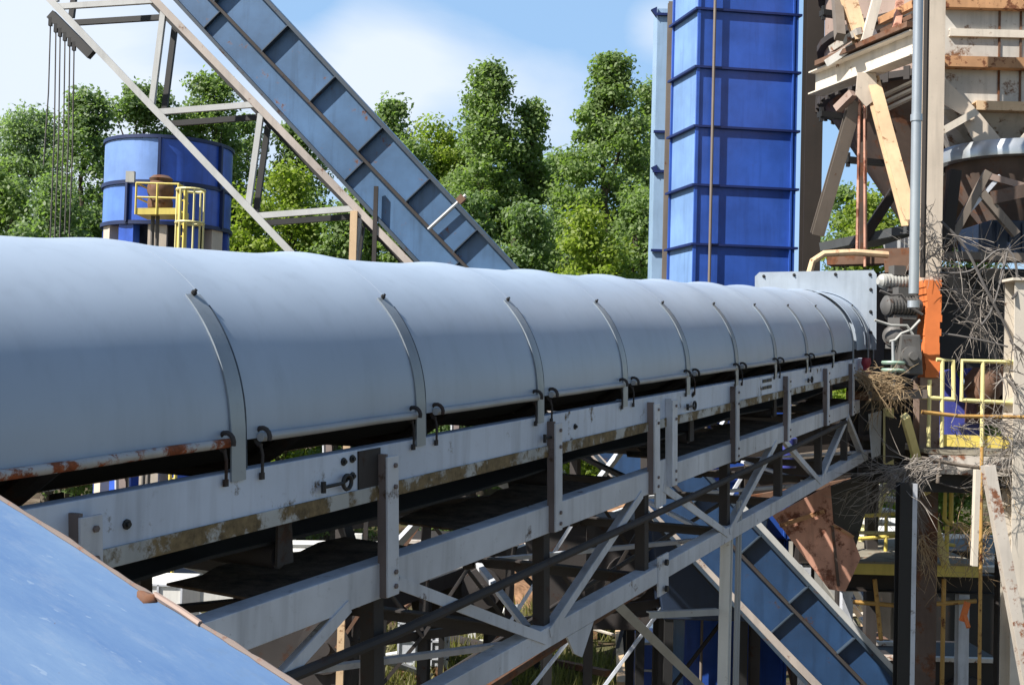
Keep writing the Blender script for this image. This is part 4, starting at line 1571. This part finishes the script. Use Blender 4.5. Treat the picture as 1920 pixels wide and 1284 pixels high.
# yellow stair
stz = 17.0
st = thing('yellow_stair', 'steep yellow stair rising behind the rusty hopper', 'stair', at(1630, 1060, stz))
for dx in (0, .42):
    m = MB(); m.bar(at(1618, 1062, stz) + Vector((0, dx, 0)), at(1668, 880, stz) + Vector((0, dx, 0)), .04, .16, (0, -1, 0)); m.build('stringer', M['paleyellow'], st)
for k in range(8):
    q = at(1618, 1062, stz).lerp(at(1668, 880, stz), (k + .5) / 8)
    m = MB(); m.bar(q + Vector((-.12, .21, 0)), q + Vector((.3, .21, 0)), .45, .04); m.build('tread', M['white'], st)

# ------------------------------------------------------------------ dead vines and loose cables
def vine(label, starts, n, length, r, mt, droop, spread, seed, Z, name='dead_vine', cat='vine'):
    rg = random.Random(seed)
    m = MB()
    for i in range(n):
        px, py, dx, dy = rg.choice(starts)
        p = at(px + rg.gauss(0, 6), py + rg.gauss(0, 6), Z + rg.uniform(-.25, .25))
        d = Vector((dx + rg.gauss(0, spread), rg.gauss(0, spread * .6), -dy + rg.gauss(0, spread))).normalized()
        L = length * rg.uniform(.4, 1.2)
        pts = [p]
        steps = 7
        for k in range(steps):
            d = (d + Vector((rg.gauss(0, .25), rg.gauss(0, .2), rg.gauss(0, .25) - droop))).normalized()
            pts.append(pts[-1] + d * L / steps)
        m.tube(pts, [r * (1 - .75 * k / steps) for k in range(steps + 1)], 4)
        if rg.random() < .8:
            for _ in range(3):
                b = rg.randint(2, steps - 1)
                d2 = (d + Vector((rg.gauss(0, .7), rg.gauss(0, .5), rg.gauss(0, .7)))).normalized()
                q = pts[b]
                m.tube([q, q + d2 * L * .16, q + d2 * L * .3 + UPZ * rg.uniform(-.04, .04)], [r * .6, r * .45, r * .2], 3)
    return tag(m.build(name, M[mt], smooth=True), label, cat, 'dead vines and twigs hanging on the steelwork')


vine('tangle of grey-brown dead vines around the machine beside the cream column', [(1790, 440, .6, .7), (1880, 470, -.3, .9), (1850, 560, .2, .8), (1900, 620, -.8, -.4), (1790, 600, .9, 0), (1770, 540, 1, .2)], 56, 1.2, .0058, 'twig', .05, .5, 3, 14.2)
vine('curly dead vine wrapped round the upper tan column', [(1735, 430, .4, .2), (1750, 450, -.4, .3), (1742, 480, .3, .1), (1728, 405, .7, .1)], 40, .5, .0065, 'twig', .05, .8, 5, 14.25)
vine('straw-coloured brush of dry stems at the conveyor truss end', [(1615, 705, .9, .1), (1640, 712, .8, .25), (1690, 722, -.8, .25), (1605, 700, 1, .2)], 90, .6, .0055, 'straw', .10, .22, 8, 13.6)
vine('grey-brown dry twigs reaching down to the black post top', [(1740, 868, -1, .35), (1720, 862, -1, .5), (1700, 880, -.8, .5), (1760, 880, -1, .3)], 80, .95, .0055, 'twig', .08, .25, 9, 13.0)
vine('sparse brown twigs trailing over the upper deck edge', [(1850, 790, .9, .2), (1880, 800, .5, .5), (1790, 800, .7, .2), (1900, 840, -.4, .4)], 75, .8, .005, 'twig', .05, .5, 11, 13.5)
vine('dry pinkish twigs hanging over the lower deck rail', [(1800, 985, .4, .8), (1830, 990, -.2, .9), (1730, 1010, .5, .5), (1870, 980, -.6, .5), (1900, 900, -.3, .6)], 100, .7, .0055, 'straw', .12, .4, 13, 14.0)
vine('faint dead creeper strands in front of the cream column', [(1890, 700, .5, .6), (1900, 640, .4, .7)], 16, .6, .010, 'twig', .05, .4, 17, 13.4)
cabs = [('grey cable looping down past the black housing', [(1765, 415), (1810, 465), (1850, 545), (1890, 620), (1905, 665)], .017),
        ('grey cable crossing towards the cream column', [(1762, 512), (1820, 508), (1870, 470), (1900, 480), (1908, 540), (1898, 560)], .015),
        ('dark cable sagging beneath the motor housing', [(1765, 625), (1800, 630), (1850, 640), (1890, 650)], .013),
        ('grey cable slanting across the vine tangle', [(1890, 465), (1878, 520), (1860, 580), (1840, 610)], .014),
        ('thin cable draped along the lower deck', [(1730, 862), (1790, 885), (1850, 900), (1930, 935)], .012),
        ('thin cable strung below the raking brace top', [(1735, 895), (1800, 915), (1870, 905), (1930, 945)], .011)]
for lb, pts, r_ in cabs:
    m = MB()
    q = [at(x, y, 14.0 - .08 * i) for i, (x, y) in enumerate(pts)]
    sm = []
    for i in range(len(q) - 1):
        p0_, p1_, p2_, p3_ = q[max(i - 1, 0)], q[i], q[i + 1], q[min(i + 2, len(q) - 1)]
        for s in np.linspace(0, 1, 6, endpoint=False):
            s = float(s)
            sm.append(.5 * (2 * p1_ + (p2_ - p0_) * s + (2 * p0_ - 5 * p1_ + 4 * p2_ - p3_) * s * s + (3 * p1_ - p0_ - 3 * p2_ + p3_) * s ** 3))
    sm.append(q[-1])
    m.tube(sm, r_, 6)
    tag(m.build('cable', M['cable'], smooth=True), lb, 'cable')

# ------------------------------------------------------------------ yard: things on the ground below
def heap(label, px, py, w_, h_, seed):
    q = on_ground(px, py)
    rg = random.Random(seed)
    m = MB()
    n, k = 28, 9
    ph = [rg.uniform(0, 6) for _ in range(6)]
    for j in range(k + 1):
        f = j / k
        for i in range(n):
            a = 2 * math.pi * i / n
            rr = w_ * (1 - f) * (1 + .22 * math.sin(2 * a + ph[0]) + .13 * math.sin(5 * a + ph[1])) * (1 + rg.uniform(-.05, .05))
            z = h_ * (f ** .8) * (1 + .06 * math.sin(4 * a + ph[2])) + rg.uniform(-.05, .05) * h_ - .15
            m.v.append(q + Vector((rr * math.cos(a), rr * .8 * math.sin(a), z)))
    for j in range(k):
        for i in range(n):
            a, b = j * n + i, j * n + (i + 1) % n
            m.f.append((a, b, b + n, a + n))
    m.f.append(tuple(k * n + i for i in range(n)))
    return tag(m.build('dirt_heap', M['dirt'], smooth=True), label, 'dirt heap', 'heaps of brown dirt in the yard')


heap('wide reddish dirt heap seen between the truss braces', 880, 1110, 2.6, 1.1, 1)
heap('low brown dirt heap near the conveyor foot', 600, 1170, 1.5, .7, 2)
heap('brown dirt heap under the middle of the conveyor', 1060, 1030, 2.6, 1.3, 3)
heap('sandy dirt heap far behind the truss posts', 1300, 960, 3.4, 1.8, 4)
heap('dark dirt heap behind the pale pipe rack', 420, 1100, 2.6, 1.2, 5)

# pale pipe rack seen through the gap
pr = thing('pipe_rack', 'white pipe rack with three horizontal rails under the conveyor', 'rack', on_ground(600, 1150))
Zr = 27
for y, x0_, x1_ in ((1018, 450, 900), (1031, 440, 900), (1045, 500, 900)):
    m = MB(); m.tube([at(x0_, y, Zr), at(x1_, y + 6, Zr)], .085, 8); m.build('pipe', M['white'], pr, smooth=True)
for x in (452, 672, 890):
    q = at(x, 1000, Zr - .1)
    m = MB(); m.bar((q.x, q.y, -.2), q, .17, .15, (0, -1, 0)); m.build('upright', M['white'], pr)
# white tote beside
def tote(label, px, py, s, mt):
    q = on_ground(px, py)
    t_ = thing('container', label, 'container', q, 'small containers in the yard')
    m = MB()
    m.hexa([q + Vector((x * s, y * s, z * s)) for z in (.12, 1.0) for x, y in ((-.5, -.5), (.5, -.5), (.5, .5), (-.5, .5))])
    m.build('body', M[mt], t_, bevel=.03)
    m = MB()
    for x in (-.5, -.17, .17, .5): m.bar(q + Vector((x * s, -.52 * s, .1)), q + Vector((x * s, -.52 * s, s)), .04, .03, (0, -1, 0))
    for z in (.3, .65, 1.0): m.bar(q + Vector((-.52 * s, -.52 * s, z * s)), q + Vector((.52 * s, -.52 * s, z * s)), .03, .04)
    m.build('cage', M['greysteel'], t_)
    m = MB(); m.hexa([q + Vector((x * s, y * s, z * s)) for z in (-.1, .12) for x, y in ((-.5, -.5), (.5, -.5), (.5, .5), (-.5, .5))]); m.build('pallet', M['dirt'], t_)
    return t_


tote('off-white caged container glimpsed past the blue sheet rim', 290, 1215, 1.5, 'white')
tote('blue caged container standing below the white leg', 1258, 1330, 1.35, 'tower')
tote('dark blue caged container beside the foot of the incline', 1322, 1322, 1.2, 'violet')
tote('grey caged container between the truss braces', 1075, 1180, 1.1, 'concrete')
tote('pale container behind the dirt heap', 950, 1075, 1.3, 'machinepale')
tote('grey crate-like container near the dark truss leg', 795, 1250, 1.0, 'greysteel')

# secondary conveyor frame low in the yard (dark frames + rails)
ff = thing('frame_conveyor', 'low dark frame conveyor with pale rails running under the truss', 'conveyor', on_ground(800, 1200))
a, b = at(480, 1222, 18), at(1330, 905, 30)
a2, b2 = a + Vector((-.9, .9, 0)), b + Vector((-.9, .9, 0))
for p0_, p1_ in ((a, b), (a2, b2)):
    m = MB(); m.chan(p0_, p1_, .08, .26, .012); m.build('side_rail', M['darksteel'], ff)
    m = MB(); m.bar(p0_ + UPZ * .15, p1_ + UPZ * .15, .06, .03); m.build('edge_strip', M['white'], ff)
m = MB(); m.plate([a + UPZ * .05, b + UPZ * .05, b2 + UPZ * .05, a2 + UPZ * .05], .02); m.build('belt', M['dirt'], ff)
for f in np.linspace(.04, .96, 9):
    for p0_, p1_ in ((a, b), (a2, b2)):
        q = p0_.lerp(p1_, float(f))
        m = MB(); m.bar(q - UPZ * .1, (q.x, q.y, -.2), .11, .11, (0, -1, 0)); m.build('leg', M['black'], ff)
    q, q2 = a.lerp(b, float(f)), a2.lerp(b2, float(f))
    m = MB(); m.bar(Vector((q.x, q.y, q.z - .9)), Vector((q2.x, q2.y, q2.z - .2)), .08, .08); m.build('cross_brace', M['black'], ff)
# machine sheds and boxes as mid-ground clutter
def shed(label, px, py, w_, d_, h_, mt, rmt, door=True, ang=0):
    q = on_ground(px, py)
    t_ = thing('shed', label, 'shed', q, 'sheds and cabins beyond the conveyor')
    ca, sa = math.cos(ang), math.sin(ang)
    X, Y = Vector((ca, sa, 0)), Vector((-sa, ca, 0))
    m = MB()
    m.hexa([q + X * x + Y * y + UPZ * z for z in (-.2, h_) for x, y in ((-w_ / 2, 0), (w_ / 2, 0), (w_ / 2, d_), (-w_ / 2, d_))])
    m.build('wall', M[mt], t_)
    m = MB()
    o = .25
    m.hexa([q + X * x + Y * y + UPZ * (h_ + .01 + z + .12 * (y > 1)) for z in (0, .1) for x, y in ((-w_ / 2 - o, -o), (w_ / 2 + o, -o), (w_ / 2 + o, d_ + o), (-w_ / 2 - o, d_ + o))])
    m.build('roof', M[rmt], t_)
    if door:
        m = MB(); m.bar(q + Y * -.03 - X * .2 + UPZ * -.1, q + Y * -.03 - X * .2 + UPZ * min(2.1, h_ * .85), 1.0, .05, -Y); m.build('door', M['navy'], t_)
        m = MB(); m.bar(q + Y * -.03 + X * (w_ * .28) + UPZ * h_ * .5, q + Y * -.03 + X * (w_ * .28) + UPZ * h_ * .8, .9, .05, -Y); m.build('window', M['black'], t_)
    return t_


shed('dark roofed low shed far behind the truss diagonals', 1000, 1000, 7, 4, 2.2, 'taupe', 'roofdark')
shed('white walled cabin seen through the conveyor gap', 350, 1130, 5, 3, 2.3, 'white', 'roofdark', True, .1)
shed('dark shed at the foot of the railed decks', 1885, 1330, 3.0, 3.5, 2.6, 'dirty_and_shade_black', 'roofdark', False)  # black solid walls stand for the shaded inside of an open shed
shed('rusty sheeted shed beyond the incline foot', 1480, 1060, 6, 4, 2.6, 'ruststeel', 'roofdark')
shed('pale concrete cabin behind the lower deck', 1640, 1130, 3.6, 3, 1.8, 'concrete', 'white')
# dark plant under the conveyor: screens and boxes
def plant(label, px, py, w_, d_, z0, z1, mt, Z):
    q = at(px, py, Z)
    t_ = thing('crusher_unit', label, 'machine', (q.x, q.y, 0), 'machines under the conveyor')
    m = MB()
    m.hexa([Vector((q.x + x * k, q.y + y, z)) for z, k in ((z0, .7), (z1, 1)) for x, y in ((-w_ / 2, 0), (w_ / 2, 0), (w_ / 2, d_), (-w_ / 2, d_))])
    m.build('body', M[mt], t_, bevel=.02)
    for sx in (-1, 1):
        for y in (.1, d_ - .1):
            m = MB()
            m.bar((q.x + sx * w_ * .3, q.y + y, -.2), (q.x + sx * w_ * .3, q.y + y, z0), .14, .14, (0, -1, 0))
            m.build('leg', M['black'], t_)
    m = MB()
    m.lathe((q.x + w_ * .2, q.y - .02, (z0 + z1) / 2), [(.38, 0), (.38, .12), (.1, .14), (.1, .22)], 20, (0, -1, 0))
    m.build('flywheel', M['darksteel'], t_, smooth=True)
    m = MB()
    m.bar((q.x - w_ / 2, q.y - .05, z1 + .03), (q.x + w_ / 2, q.y - .05, z1 + .03), .12, .06)
    m.build('lip', M['rawhite'], t_)
    return t_


plant('dark hopper machine with flywheel under the first truss bay', 560, 1150, 2.0, 1.6, 1.2, 3.0, 'darksteel', 17)
plant('dark brown machine with flywheel under the second truss bay', 860, 1060, 2.2, 1.8, 1.3, 2.9, 'brown', 22)
plant('black machine behind the bolted splice plate', 1120, 1000, 2.6, 1.8, 1.8, 3.6, 'darksteel', 20)
plant('dark machine between the white leg and the rusty hopper', 1330, 945, 2.0, 1.6, 2.2, 4.1, 'navy', 19)
plant('rusty machine below the conveyor head', 1590, 1180, 1.6, 1.4, .8, 1.9, 'ruststeel', 19)
plant('rust-dark machine beneath the lower deck', 1760, 1190, 2.0, 1.4, .7, 1.9, 'brown', 18)
# loose timber and scrap steel
scr = [((830, 1190), (1010, 1235), 'darksteel', 'dark bent scrap beam lying in the grass'), ((1040, 1240), (1140, 1262), 'ruststeel', 'rusty scrap bar near the sandy track'),
       ((1160, 1180), (1165, 1284), 'buff', 'buff upright stake below the truss'), ((900, 1205), (985, 1190), 'white', 'white plank lying beyond the dirt heap'),
       ((1560, 1190), (1720, 1260), 'white', 'pale plank leaning at the foot of the incline'), ((1620, 1170), (1680, 1230), 'buff', 'yellowish board near the incline foot'),
       ((1705, 1200), (1800, 1262), 'darksteel', 'dark scrap bar lying before the lower deck'), ((640, 1245), (760, 1225), 'white', 'pale plank lying under the first truss bay')]
for (a, b, mt, lb) in scr:
    m = MB()
    m.bar(on_ground(*a, .15), on_ground(*b, .3), .16, .12)
    tag(m.build('scrap_beam', M[mt]), lb, 'scrap', 'loose scrap lying in the yard')
tag(MB().bar(at(1814, 1128, 14), at(1804, 1164, 14), .06, .05, (0, -1, 0)).bar(at(1808, 1150, 14), at(1816, 1176, 13.9), .04, .04, (0, -1, 0)).build('traffic_flag', M['orange']), 'small orange marker hanging by the dark shed', 'marker')

# grass
def grass():
    rg = random.Random(4)
    m = MB()
    spots = [(930, 1165, 3.2), (760, 1230, 2.4), (640, 1280, 1.6), (980, 1240, 2.0), (1130, 1150, 2.0), (500, 1290, 2), (1910, 1000, 5), (1090, 1270, 1.6)]
    for px, py, rad in spots:
        q = on_ground(px, py)
        for i in range(900):
            a, r_ = rg.uniform(0, 6.28), rad * math.sqrt(rg.random())
            p = q + Vector((r_ * math.cos(a), r_ * math.sin(a), -.05))
            h = rg.uniform(.15, .45)
            b = rg.uniform(0, 6.28)
            wv = Vector((math.cos(b), math.sin(b), 0)) * .03
            tip = p + Vector((rg.gauss(0, .12), rg.gauss(0, .12), h))
            m.add([p - wv, p + wv, tip], [(0, 1, 2)])
    return tag(m.build('grass', M['leaf_dry']), 'patches of sunlit grass and weeds in the yard', None, None, 'stuff')


grass()

# ------------------------------------------------------------------ trees
def tree(label, px, ptop, halfw, Z, mat, seed, form='round', low=.25, dens=1.0):
    rg = np.random.default_rng(seed)
    top = at(px, ptop, Z)
    H = top.z
    base = Vector((top.x, top.y, 0))
    hw = halfw / F * Z
    root = thing('tree', label, 'tree', base, 'trees beyond the plant')
    # trunk and limbs
    m = MB()
    k = 9
    pts = [base + Vector((rg.normal(0, .12) * i / k * 2, rg.normal(0, .12) * i / k * 2, H * .9 * i / k - .3)) for i in range(k + 1)]
    m.tube(pts, [.30 * (1 - .9 * i / k) * (H / 16) + .02 for i in range(k + 1)], 8)
    # clump centres
    nc = int(190 * (H / 16) * max(.6, hw / 2.5) * dens)
    cents = []
    for i in range(nc):
        f = low + (1 - low) * (rg.random() ** .85)
        if form == 'column': prof = min(1, 2.6 * (1 - f) ** .8 + .06) * min(1, .5 + f)
        elif form == 'bush': prof = math.sqrt(max(0.02, 1 - ((f - .3) / .72) ** 2))
        else: prof = math.sqrt(max(0.02, 1 - ((f - .55) / .47) ** 2))
        a = rg.uniform(0, 2 * math.pi)
        r_ = hw * prof * (rg.random() ** .5) * (.82 + .32 * rg.random())
        cents.append((base.x + r_ * math.cos(a), base.y + r_ * math.sin(a), H * f - .35, (.22 + .36 * rg.random()) * (.75 + .10 * hw)))
    cents.append((top.x, top.y, H - .5, .5))
    for (x, y, z, s) in cents[::9]:
        zt_ = max(.5, z - (abs(x - base.x) + abs(y - base.y)) * .8 - .6)
        j = min(k, max(0, int(zt_ / (H * .9) * k)))
        q0 = pts[j]
        q1 = Vector((x, y, z))
        m.tube([q0, q0.lerp(q1, .5) + Vector((0, 0, -.15)), q1], [.07, .045, .015], 5)
    m.build('trunk', M['bark'], root, smooth=True)
    # leaves
    per = int(190 * dens)
    C_ = np.array(cents)
    idx = np.repeat(np.arange(len(C_)), per)
    n = len(idx)
    d = rg.normal(size=(n, 3))
    d /= np.linalg.norm(d, axis=1)[:, None]
    rad = rg.random(n) ** .5 * 1.15
    P = C_[idx, :3] + d * (rad * C_[idx, 3])[:, None] * np.array([1.25, 1.25, .85]) * 1.35
    nrm = d * .55 + rg.normal(size=(n, 3)) * .6 + np.array([-.15, -.1, .45])
    nrm /= np.linalg.norm(nrm, axis=1)[:, None]
    u = np.cross(nrm, rg.normal(size=(n, 3)))
    u /= np.linalg.norm(u, axis=1)[:, None] + 1e-9
    v = np.cross(nrm, u)
    s = (.048 + .05 * rg.random(n))[:, None] * (Z / 46) ** .5
    V = np.empty((n, 4, 3))
    V[:, 0] = P - u * s * 1.25
    V[:, 1] = P + v * s * .75 + nrm * s * .2
    V[:, 2] = P + u * s * 1.25
    V[:, 3] = P - v * s * .75 + nrm * s * .2
    V -= np.array(base)
    me = bpy.data.meshes.new('crown')
    me.vertices.add(n * 4)
    me.loops.add(n * 4)
    me.polygons.add(n)
    me.vertices.foreach_set('co', V.reshape(-1))
    me.loops.foreach_set('vertex_index', np.arange(n * 4))
    me.polygons.foreach_set('loop_start', np.arange(0, n * 4, 4))
    me.update()
    me.validate()
    me.materials.append(M[mat])
    o = bpy.data.objects.new('crown', me)
    col.objects.link(o)
    o.parent = root
    return root


TREES = [
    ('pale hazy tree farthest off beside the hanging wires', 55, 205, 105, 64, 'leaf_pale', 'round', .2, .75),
    ('broad green tree low at the picture edge under the wires', -10, 300, 120, 44, 'leaf_mid', 'bush', .1, 1),
    ('dark tree with ragged top right behind the hanging wires', 165, 165, 78, 47, 'leaf_dark', 'round', .15, 1),
    ('dark round tree rising behind the blue tank', 270, 150, 80, 50, 'leaf_dark', 'round', .15, 1),
    ('mid green tree topping between the truss struts', 395, 132, 80, 52, 'leaf_mid', 'round', .15, 1),
    ('grey-green tree behind the right rim of the tank', 455, 215, 70, 55, 'leaf_dark', 'round', .1, .9),
    ('bushy dark tree low between the wires and the tank', 110, 330, 90, 40, 'leaf_dark', 'bush', .05, 1),
    ('yellow-green bush under the pale truss struts', 545, 300, 75, 43, 'leaf_yellow', 'bush', .05, 1),
    ('yellow-green bush right of the tank', 470, 345, 65, 40, 'leaf_yellow', 'bush', .05, .9),
    ('green bush below the inclined casing', 640, 385, 75, 42, 'leaf_mid', 'bush', .05, .9),
    ('green tree peaking just right of the inclined casing', 738, 178, 62, 54, 'leaf_mid', 'column', .1, 1),
    ('yellow-green tree between the incline and the tallest poplar', 815, 222, 62, 50, 'leaf_yellow', 'round', .1, 1),
    ('tall columnar tree with a clear pointed top', 918, 112, 92, 48, 'leaf_mid', 'column', .1, 1.15),
    ('shorter leafy tree on the shoulder of the tall columnar tree', 995, 188, 45, 49, 'leaf_mid', 'round', .3, .9),
    ('large tall tree next to the blue tower', 1145, 102, 98, 47, 'leaf_mid', 'column', .1, 1.15),
    ('green tree partly hidden by the blue tower', 1225, 145, 72, 51, 'leaf_mid', 'round', .1, 1),
    ('low bright bush in front of the large tall tree', 1105, 385, 85, 40, 'leaf_yellow', 'bush', .03, 1),
    ('dark low bush between the two tall trees', 985, 375, 80, 42, 'leaf_dark', 'bush', .03, 1),
    ('dark bush right where the incline meets the hood', 880, 360, 80, 43, 'leaf_dark', 'bush', .03, .9),
    ('dark green bush beside the tower foot', 1205, 360, 70, 42, 'leaf_mid', 'bush', .03, 1),
    ('sunlit green tree seen between the bin braces', 1630, 350, 90, 42, 'leaf_yellow', 'bush', .05, 1),
    ('small dark tree beside the brown column', 1585, 345, 45, 48, 'leaf_mid', 'round', .1, .9),
    ('leafy tree filling between the incline and the yellow-green tree', 775, 262, 70, 49, 'leaf_mid', 'round', .05, 1),
    ('broad tree behind the foot of the tall columnar tree', 860, 255, 80, 52, 'leaf_mid', 'round', .05, 1),
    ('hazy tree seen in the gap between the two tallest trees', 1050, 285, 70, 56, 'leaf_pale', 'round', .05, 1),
    ('small tree behind the upright posts of the incline', 690, 300, 60, 50, 'leaf_mid', 'round', .05, 1),
    ('rounded tree low behind the pale truss left of the incline', 560, 225, 70, 53, 'leaf_mid', 'round', .05, .9),
    ('green tree standing behind the panelled bin hopper', 1790, 395, 95, 46, 'leaf_mid', 'round', .05, 1),
    ('broad bush behind the cream column and deck railings', 1930, 560, 110, 44, 'leaf_yellow', 'bush', .03, .8),
    ('green tree beyond the picture edge behind the navy box', 2080, 430, 110, 48, 'leaf_mid', 'round', .05, .8),
    ('yellow-green bush at the bottom of the hood behind the tank', 330, 390, 90, 45, 'leaf_mid', 'bush', .05, .9),
]
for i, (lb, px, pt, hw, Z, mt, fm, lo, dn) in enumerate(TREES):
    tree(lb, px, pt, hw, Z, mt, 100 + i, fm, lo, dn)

sc.cycles.use_denoising = True
